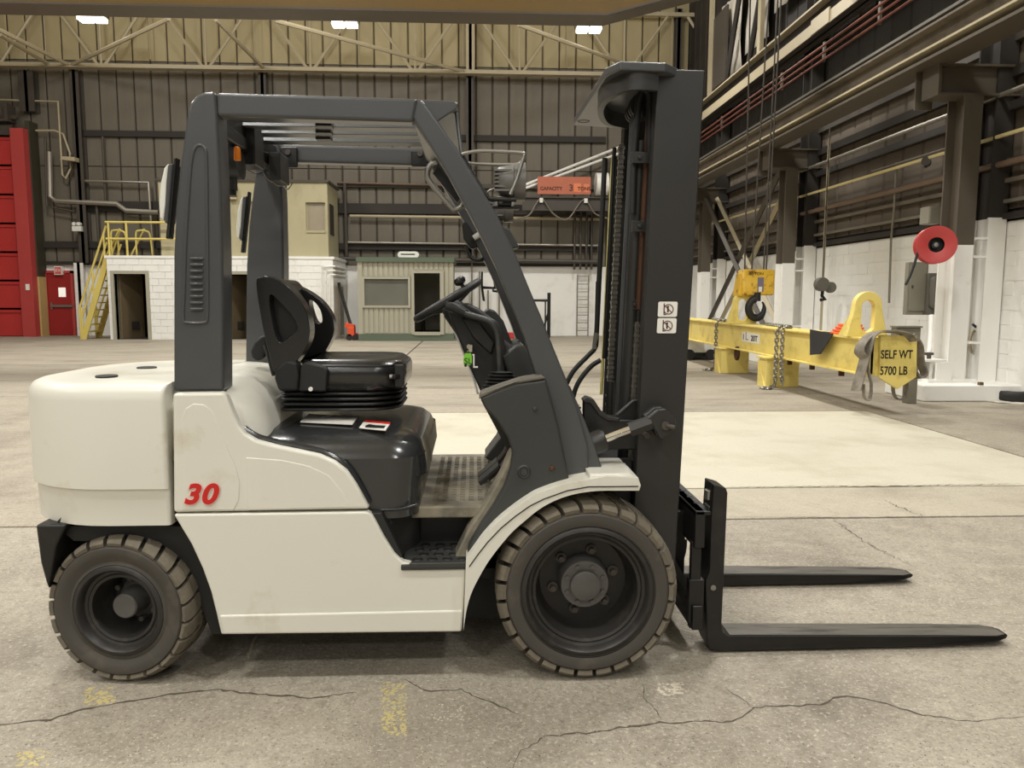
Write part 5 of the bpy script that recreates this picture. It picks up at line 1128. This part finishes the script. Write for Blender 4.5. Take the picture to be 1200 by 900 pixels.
# ---- wheels
def wheel(name, c, R, wd, steer, hubf, nl, rimr):
    ax = Vector((-math.sin(steer), -math.cos(steer), 0)); c = Vector(c)
    x, y, d = basis(ax)
    def pt(a, r, h): return c+d*h+r*(math.cos(a)*x+math.sin(a)*y)
    def tyre(b):
        b.lathe(c, ax, [(rimr, -wd*.9), (R*.86, -wd), (R*.92, -wd*.93), (R*.92, -.07), (R*.905, -.03), (R*.885, -.004), (R*.86, .004), (R*.8, .006), (R*.74, .0), (rimr+.018, -.008), (rimr+.006, -.004), (rimr, -.012), (rimr-.004, -.05)], 64)
        b.cur = 1
        for k in range(nl):
            a0 = 6.283*k/nl; da = 6.283/nl*.78
            for prof, sh in (([(R*.885, -.001), (R*.93, .004), (R*.975, -.012), (R*.996, -.035), (R, -wd*.48), (R*.91, -wd*.48), (R*.88, -.03)], 0), ([(R*.91, -wd*.52), (R, -wd*.52), (R*.99, -wd*.9), (R*.95, -wd*.98), (R*.9, -wd*.9)], .5)):
                rings = []
                for i in range(3):
                    rings.append([pt(a0+da*i/2+sh*6.283/nl+(-hh/wd-.5)*.22, r*(1-.0012*(i != 1)), hh) for r, hh in prof])
                b.loft(rings)
    w_ = part(name, ['tyre_wall', 'tyre_rubber'], fk, tyre, smooth=38, recalc=True)
    part('rim', 'rim_metal', w_, lambda b: b.lathe(c, ax, [(rimr+.004, -.004), (rimr-.002, .0), (rimr-.012, .002), (rimr-.018, -.004), (rimr-.024, -.03), (rimr-.034, -.034), (rimr-.04, -.03), (rimr-.05, -.034), (rimr-.058, -.08), (rimr-.064, -.13), (rimr-.075, -.15)], 48), smooth=35)
    part('wheel_disc', 'black_paint', w_, lambda b: b.lathe(c, ax, [(rimr-.073, -.149), (.1, -.152), (.0, -.152)], 40), smooth=35)  # black here stands in for the shade deep inside the rim
    return w_, c, ax, pt
zr = .335
w1, c1, a1, pt1 = wheel('front_wheel', (U(689, 703, Y=.0).x, .0, zr), zr, .24, 0, 0, 28, .238)
part('hub', 'hub_metal', w1, lambda b: b.lathe(c1, a1, [(.0, -.06), (.05, -.06), (.056, -.064), (.056, -.085), (.088, -.085), (.09, -.09), (.09, -.108), (.095, -.152)], 36), smooth=35)
for k in range(8): part('hub_bolt', 'hub_metal', w1, lambda b: b.cyl(pt1(6.283*(k+.5)/8, .072, -.09), pt1(6.283*(k+.5)/8, .072, -.076), .0085, n=6))
for k in range(6):
    a = 6.283*k/6+.26
    part('lug_nut', 'dark_steel', w1, lambda b: (b.cyl(pt1(a, .118, -.155), pt1(a, .118, -.14), .02, n=14), b.cyl(pt1(a, .118, -.14), pt1(a, .118, -.118), .012, n=6)))
zr2 = .272; st = math.radians(7)
w2, c2, a2, pt2 = wheel('rear_wheel', (U(137, 712, Y=.05).x, .05, zr2), zr2, .19, st, 0, 24, .165)
part('hub', 'hub_metal', w2, lambda b: b.lathe(c2, a2, [(.0, -.045), (.041, -.045), (.046, -.05), (.048, -.1), (.054, -.13), (.08, -.15)], 32), smooth=35)
for k in range(8): part('lug_nut', 'dark_steel', w2, lambda b: b.cyl(pt2(6.283*(k+.3)/8, .079, -.155), pt2(6.283*(k+.3)/8, .079, -.118), .0105, n=6))
def fwheel(name, x, r, yface, wd):
    b = MB(); b.lathe((x, yface, r), (0, 1, 0), [(.1, -.1), (.12, -.05), (r*.6, -.01), (r*.62, 0), (r*.85, .004), (r*.97, -.03), (r, -wd*.5), (r*.97, -wd+.03), (r*.85, -wd), (.1, -wd)], 48)
    return b.obj(name, 'tyre_rubber', fk, smooth=38)
fwheel('front_wheel', c1.x, zr, W_, .24); fwheel('rear_wheel', c2.x, zr2, W_-.05, .19)
pieces('axle', 'black_deep', fk, [lambda b: b.cyl((c1.x, .15, zr), (c1.x, W_-.15, zr), .1, n=16), lambda b: b.cyl((c2.x, .2, zr2), (c2.x, W_-.2, zr2), .07, n=16)])
part('undertray', 'black_deep', fk, lambda b: b.box((-.02, .2, .32), (.62, W_-.2, .36)))
# ---- mast
my = .25
far = W_-my
# mast axis (leans a little forward): position along height
pa, pb = U(800, 520, Y=my), U(826.5, 82, Y=my)
lean = (pb.x-pa.x)/(pb.z-pa.z)
def mxz(x0, z): return x0+lean*(z-pa.z)          # x of a line parallel to the mast through x0 at pa.z
xR = pa.x; ztop = pb.z
xL = U(752, 430, Y=my).x-lean*(U(752, 430, Y=my).z-pa.z)
def mbar(b, xa, xb3, y0, y1, z0, z1):
    b.prism([(mxz(xa, z0), y0, z0), (mxz(xb3, z0), y0, z0), (mxz(xb3, z1), y0, z1), (mxz(xa, z1), y0, z1)], (0, y1-y0, 0))
zbot = .13
def rails(b, s):
        y0 = my if s == 0 else far-.022; y1 = y0+.022
        mbar(b, xL, xR, y0, y1, zbot, ztop)
        yy0, yy1 = (my+.022, my+.075) if s == 0 else (far-.075, far-.022)
        mbar(b, xR-.022, xR, yy0, yy1, zbot, ztop); mbar(b, xL, xL+.022, yy0, yy1, zbot, ztop)
mast = part('mast', 'mast_paint', fk, lambda b: rails(b, 0), bevel=.005)
part('mast_rail', 'mast_paint', mast, lambda b: rails(b, 1), bevel=.005)
def inner(b, y0, y1, f0, f1):
        mbar(b, xL+.03, xR-.03, y0, y1, zbot+.05, ztop-.03); mbar(b, xL+.026, xL+.045, f0, f1, zbot+.05, ztop-.03); mbar(b, xR-.045, xR-.026, f0, f1, zbot+.05, ztop-.03)
pieces('inner_rail', 'black_paint', mast, [lambda b, q=q: inner(b, *q) for q in ((my+.03, my+.045, my+.045, my+.085), (far-.045, far-.03, far-.085, far-.045))])
def cross(b, z):
    b.box((mxz(xR-.035, z), my+.05, z), (mxz(xR-.022, z), far-.05, z+.09))
pieces('crossmember', 'black_paint', mast, [lambda b, z=z: cross(b, z) for z in (.35, 1.0, 1.8)])
# top crosshead plate and horseshoe saddle
pz = U(745, 84, Y=.2).z
tp = [U(709, 90, Z=pz), U(726, 82, Z=pz), U(780, 84, Z=pz), U(812, 98, Z=pz), Vector((.83, far+.02, pz)), U(718, 150, Z=pz), U(672, 147, Z=pz)]
top = part('crosshead_plate', 'charcoal_paint', mast, lambda b: b.prism([(p.x, p.y, pz) for p in tp], (0, 0, .032)), bevel=.006)
for p in ((714, 101), (684, 142)):
    c = U(*p, Z=pz); part('plate_hole', 'black_deep', top, lambda b: b.lathe((c.x, c.y, pz+.001), (0, 0, -1), [(0, .0), (.022, .0), (.026, .003), (.03, .0)], 20), smooth=40)
def saddle(b):
    p = [U(a, c_, Z=pz-.05) for a, c_ in ((770, 103), (740, 102), (722, 108), (708, 118), (704, 130), (712, 143), (735, 148))]
    rings = []
    for q in spline(p, 4):
        rings.append(q)
    k = len(rings); L = []
    for i, q in enumerate(rings):
        t_ = (rings[min(i+1, k-1)]-rings[max(i-1, 0)]).normalized(); s = Vector((-t_.y, t_.x, 0))*.012
        L.append([q+s+Vector((0, 0, .05)), q-s+Vector((0, 0, .05)), q-s-Vector((0, 0, .012)), q+s-Vector((0, 0, .012))])
    b.loft(L)
part('saddle', 'mast_paint', mast, saddle, smooth=50)
# lift cylinders, chains, hoses between the rails
def vline(px, py, Y): p = U(px, py, Y=Y); return p.x-lean*(p.z-pa.z)
def vcyl(name, m, px, py, Y, r, z0, z1, parent=None, n=16):
    x = vline(px, py, Y); return part(name, m, parent or mast, lambda b: b.cyl((mxz(x, z0), Y, z0), (mxz(x, z1), Y, z1), r, n=n), smooth=40)
vcyl('lift_cylinder', 'mast_paint', 741, 350, .40, .028, .2, 2.0)
vcyl('lift_cylinder', 'black_paint', 722, 380, far-.13, .028, .2, 1.7)
vcyl('cylinder_rod', 'rust_steel', 754, 260, .37, .013, 1.35, 2.1)
vcyl('lift_pipe', 'charcoal_paint', 728, 400, .45, .012, .9, 2.1); vcyl('lift_pipe', 'black_paint', 709, 400, .8, .009, 1.12, 2.05)
vcyl('lift_hose', 'yellow_hose', 711, 330, far-.1, .0075, .95, 2.02); vcyl('lift_hose', 'black_rubber', 702, 330, far-.06, .012, 1.19, 2.02); vcyl('lift_hose', 'black_rubber', 716, 330, far-.1, .010, .75, 2.02)
def mchain(px, py, Y, z0, z1, w_):
    x = vline(px, py, Y); b = MB(); z = z0; k = 0
    while z < z1:
        xx = mxz(x, z)
        ww2 = w_*(1 if k % 2 else .8)
        b.box((xx-ww2/2, Y-.012, z), (xx+ww2/2, Y+.012, z+.011)); b.box((xx-w_*.42, Y-.006, z+.011), (xx+w_*.42, Y+.006, z+.02))
        z += .02; k += 1
    return b.obj('lift_chain', 'chain_steel', mast)
mchain(719, 360, .62, .75, 2.02, .026); mchain(744, 430, .36, .7, 1.3, .02)
def pul(Y, px, py, r=.075):
    c = U(px, py, Y=Y); part('chain_pulley', 'mast_paint', mast, lambda b: b.lathe(c, (0, -1, 0), [(.02, -.02), (r-.02, -.02), (r, -.022), (r, -.014), (r-.012, -.01), (r-.012, .01), (r, .014), (r, .022), (r-.02, .02), (.02, .02)], 28), smooth=35)
pul(.42, 752, 125, .05); pul(.5, 745, 132, .04)
part('hose_loop', 'black_rubber', mast, lambda b: b.tube(spline(UL([(741, 250), (743, 180), (748, 125), (752, 108), (757, 107), (761, 118), (761, 180)], .36), 5), .014, 10), smooth=60)
part('hose_loop', 'black_rubber', mast, lambda b: b.tube(spline(UL([(765, 300), (768, 180), (769, 115), (766, 104), (762, 108)], .38), 5), .010, 10), smooth=60)
for py, Y in ((186, .36), (266, .36), (357, .4)):
    a = U(742, py, Y=Y); c_ = U(770 if py < 300 else 748, py, Y=Y)
    part('pipe_clamp', 'mast_paint', mast, lambda b: (b.box((a.x-.01, Y-.03, a.z-.022), (c_.x+.005, Y-.015, a.z+.022)), b.cyl((a.x+.02, Y-.04, a.z), (a.x+.02, Y-.03, a.z), .009, n=8), b.cyl((c_.x-.02, Y-.04, a.z), (c_.x-.02, Y-.03, a.z), .009, n=8)), bevel=.003)
a = U(741, 488, Y=.4)
part('cylinder_base', 'mast_paint', mast, lambda b: (b.cyl((mxz(vline(716, 455, .5), .95), .5, .86), (mxz(vline(716, 455, .5), .95), .5, 1.05), .018, n=12), b.box((a.x-.05, .36, a.z-.03), (a.x+.03, .44, a.z+.02))))
# mast bracket near the tilt cylinder
br = UL([(683, 470), (688, 466), (694, 468), (703, 484), (712, 491), (745, 491), (760, 488), (760, 526), (702, 526), (683, 505)], .3)
part('mast_bracket', 'black_paint', mast, lambda b: b.py(br, .28, .32), bevel=.006)
part('bracket_rim', 'mast_paint', mast, lambda b: b.py(UL([(683, 469), (688, 465), (696, 468), (705, 482), (714, 488), (726, 490), (726, 494), (712, 493), (702, 487), (692, 473), (685, 472)], .27), .27, .33), bevel=.004)
part('mast_bracket', 'black_paint', mast, lambda b: (b.py(UL([(722, 486), (744, 467), (750, 470), (750, 490), (724, 490)], .32), .3, .34), b.box((U(684, 500, Y=.3).x, .28, .6), (U(700, 500, Y=.3).x, .9, .72)), b.py(UL([(683, 470), (694, 468), (700, 490), (690, 505)], .85), .83, .87)))
part('gusset_bar', 'mast_paint', mast, lambda b: b.tube([U(725, 485, Y=.3), U(742, 470, Y=.3), U(748, 469, Y=.3)], .006, 8))
# dark drive housing behind the wheel and below the mast
part('drive_housing', 'black_deep', fk, lambda b: (b.box((U(700, 560, Y=.33).x-.05, .33, .2), (mxz(xL, .5)+.02, W_-.33, .75))))
# tilt cylinder
tc_ = .17
ta, tb = U(675, 527, Y=tc_), U(772, 491, Y=tc_); dr = (tb-ta).normalized()
tcy = part('tilt_cylinder', 'mast_paint', fk, lambda b: b.lathe(ta, dr, [(.0, 0), (.041, 0), (.043, .01), (.043, .108), (.037, .118), (.0, .12)], 24), smooth=40)
part('piston_rod', 'chrome', tcy, lambda b: b.cyl(ta+dr*.11, ta+dr*.27, .0155, n=16), smooth=40)
part('rod_end', 'mast_paint', tcy, lambda b: b.tube([ta+dr*.215, ta+dr*.3], .028, 6), smooth=30)
cl = U(776, 496, Y=.2)
part('clevis', 'mast_paint', tcy, lambda b: (b.py(UL([(757, 490), (770, 479), (779, 478), (791, 487), (792, 501), (780, 512), (774, 516), (768, 504)], .16), .15, .175), b.py(UL([(757, 490), (770, 479), (779, 478), (791, 487), (792, 501), (780, 512), (774, 516), (768, 504)], .16), .205, .25)), bevel=.008)
part('pin', 'dark_steel', tcy, lambda b: (b.cyl((cl.x, .138, cl.z), (cl.x, .25, cl.z), .016, n=16), b.tube([(cl.x, .143, cl.z), (cl.x+.03, .143, cl.z-.008)], .01, 10)), smooth=40)
c = U(757, 510, Y=.22); part('grease_nut', 'dark_steel', tcy, lambda b: b.cyl((c.x, .2, c.z), (c.x, .26, c.z), .011, n=8))
# hoses from mast down to the cowl
for pts, y in (([(701, 330), (699, 395), (697, 408), (690, 416), (672, 435), (662, 455), (655, 480)], .88), ([(704, 422), (692, 430), (678, 448), (671, 468), (668, 490), (672, 505)], .86)):
    part('hydraulic_hose', 'black_rubber', fk, lambda b: b.tube(spline(UL(pts, y), 6), .0115, 10), smooth=60)
part('hose_fitting', 'steel', fk, lambda b: b.tube(UL([(699, 390), (697, 409)], .88), .013, 8), smooth=40)
part('hose_fitting', 'steel', fk, lambda b: b.tube(UL([(664, 483), (680, 476)], .8), .012, 8), smooth=40)
# ---- carriage and forks
cxa, cxb = U(814, 600, Y=.2).x, U(830, 600, Y=.2).x
cz1_, cz0_ = U(820, 598, Y=.2).z, U(815, 642, Y=.2).z
car = part('carriage', 'black_paint', fk, lambda b: (b.box((cxa, .19, cz0_), (cxb-.012, W_-.19, cz1_)), b.box((cxa, .19, cz1_-.02), (cxb+.01, W_-.19, cz1_)), b.box((cxa, .19, .1), (cxb-.01, W_-.19, .2))), bevel=.006)
pieces('carriage_side', 'black_paint', car, [lambda b, y=y: (b.box((cxa-.005, y, .1), (cxa+.035, y+.03, cz0_+.02)), b.box((cxa-.012, y-.005, .12), (cxa+.05, y+.035, .3))) for y in (.21, W_-.24)], bevel=.004)
pieces('roller_bracket', 'black_paint', car, [lambda b, y=y: b.box((mxz(xR-.06, .5), y, .2), (cxa+.01, y+.03, cz1_-.05)) for y in (.36, W_-.39)])
for k in range(4): part('notch', 'black_deep', car, lambda b: b.box((cxb-.028, .3+.1*k, cz1_-.004), (cxb-.004, .312+.1*k, cz1_+.001)))
part('carriage_hose', 'black_rubber', car, lambda b: b.tube(spline(UL([(803, 632), (802, 645), (798, 657), (791, 662), (780, 660)], .5), 5), .009, 8), smooth=50)
part('lower_stay', 'mast_paint', car, lambda b: b.tube([U(782, 655, Y=.32), U(812, 712, Y=.32)], .028, 4), smooth=0)
fx0, fx1 = U(830, 700, Y=.2).x, U(847, 700, Y=.2).x; fzt = U(840, 572, Y=.2).z; flen = U(1187, 745, Y=.21).x
def fork(y):
    h = part('fork', 'black_paint', fk, lambda b: b.py([(fx0, 0, .045), (fx0+.01, 0, .018), (fx0+.05, 0, .008), (flen-.35, 0, .012), (flen-.07, 0, .026), (flen-.02, 0, .03), (flen, 0, .034), (flen-.01, 0, .044), (flen-.07, 0, .047), (flen-.3, 0, .056), (fx1+.03, 0, .072), (fx1+.004, 0, .085), (fx1, 0, .12), (fx1+.006, 0, fzt-.02), (fx1-.002, 0, fzt), (fx1-.05, 0, fzt+.014), (fx1-.054, 0, fzt-.085), (fx0+.002, 0, fzt-.1), (fx0+.002, 0, .34), (fx0-.012, 0, .3)], y, y+.122), bevel=.005)
    return h
def fork2(y):
    h = fork(y)
    me = h.data                               # round the tip in plan
    for v in me.vertices:
        if v.co.x > flen-.03:
            v.co.y = y+.061+(v.co.y-y-.061)*(.42 if v.co.x > flen-.012 else .7)
        elif v.co.x > flen-.36: v.co.y = y+.061+(v.co.y-y-.061)*1.0
    xs_ = (fx1+.035, flen-.31, flen-.075, flen-.024); zs2 = (.0731, .0572, .0482, .0458); ins = (.006, .006, .008, .026)
    part('worn_top', 'fork_top', h, lambda b: [b.add([(xs_[i], y+ins[i], zs2[i]), (xs_[i+1], y+ins[i+1], zs2[i+1]), (xs_[i+1], y+.122-ins[i+1], zs2[i+1]), (xs_[i], y+.122-ins[i], zs2[i])], [(0, 1, 2, 3)]) for i in range(3)])
    part('hook_pin', 'steel', h, lambda b: (b.box((fx0+.0, y+.03, fzt-.105), (fx0+.035, y+.09, fzt-.08)), b.cyl((fx0+.01, y+.06, fzt-.06), (fx0+.01, y+.06, fzt-.02), .02, n=10)), bevel=.003)
    part('stop_bolt', 'steel', h, lambda b: b.cyl((fx0+.018, y-.004, .27), (fx0+.018, y+.002, .27), .011, n=10))
fork2(.2); fork2(.893)
# warning sticker on the mast: two prohibition signs
st_ = UL([(772, 354), (794, 353), (792, 390), (769, 391)], my-.002)
tx, tz_ = st_[0], st_[2]
xl, xh, zl, zh = U(770.5, 372, Y=my).x, U(793, 372, Y=my).x, U(780, 390.5, Y=my).z, U(780, 353.5, Y=my).z
sk = (pb.x-pa.x)/(pb.z-pa.z)
def skx(x, z): return x+sk*(z-(zl+zh)/2)
zm = (zl+zh)/2
for z0, z1 in ((zl, zm-.0025), (zm+.0025, zh)):
    s_ = part('warning_sticker', 'sticker_white', mast, lambda b: b.prism([Vector((skx(p.x, p.y), my-.001, p.y)) for p in [Vector((v.x, v.y)) for v in rrect(xl, xh, z0, z1, .006, 0, 4)]], (0, -.0012, 0)))
    cx_, cz_ = skx((xl+xh)/2+.003, (z0+z1)/2), (z0+z1)/2
    yy = my-.0026
    part('prohibition_ring', 'dark_red', mast, lambda b: (b.tube([(cx_+.018*math.cos(a), yy, cz_+.018*math.sin(a)) for a in [6.283*k/24 for k in range(24)]], .0018, 6, closed=True), b.tube([(cx_-.013, yy, cz_+.013), (cx_+.013, yy, cz_-.013)], .0016, 6)))
    part('pictogram', 'ink_black', mast, lambda b: (b.cyl((cx_-.002, yy+.001, cz_+.009), (cx_-.002, yy, cz_+.009), .004, n=10), b.box((cx_-.005, yy, cz_-.012), (cx_+.001, yy+.001, cz_+.005)), b.box((cx_-.019, yy, cz_-.02), (cx_-.015, yy+.001, cz_+.022)), b.box((cx_-.019, yy, cz_-.022), (cx_-.008, yy+.001, cz_-.018))))
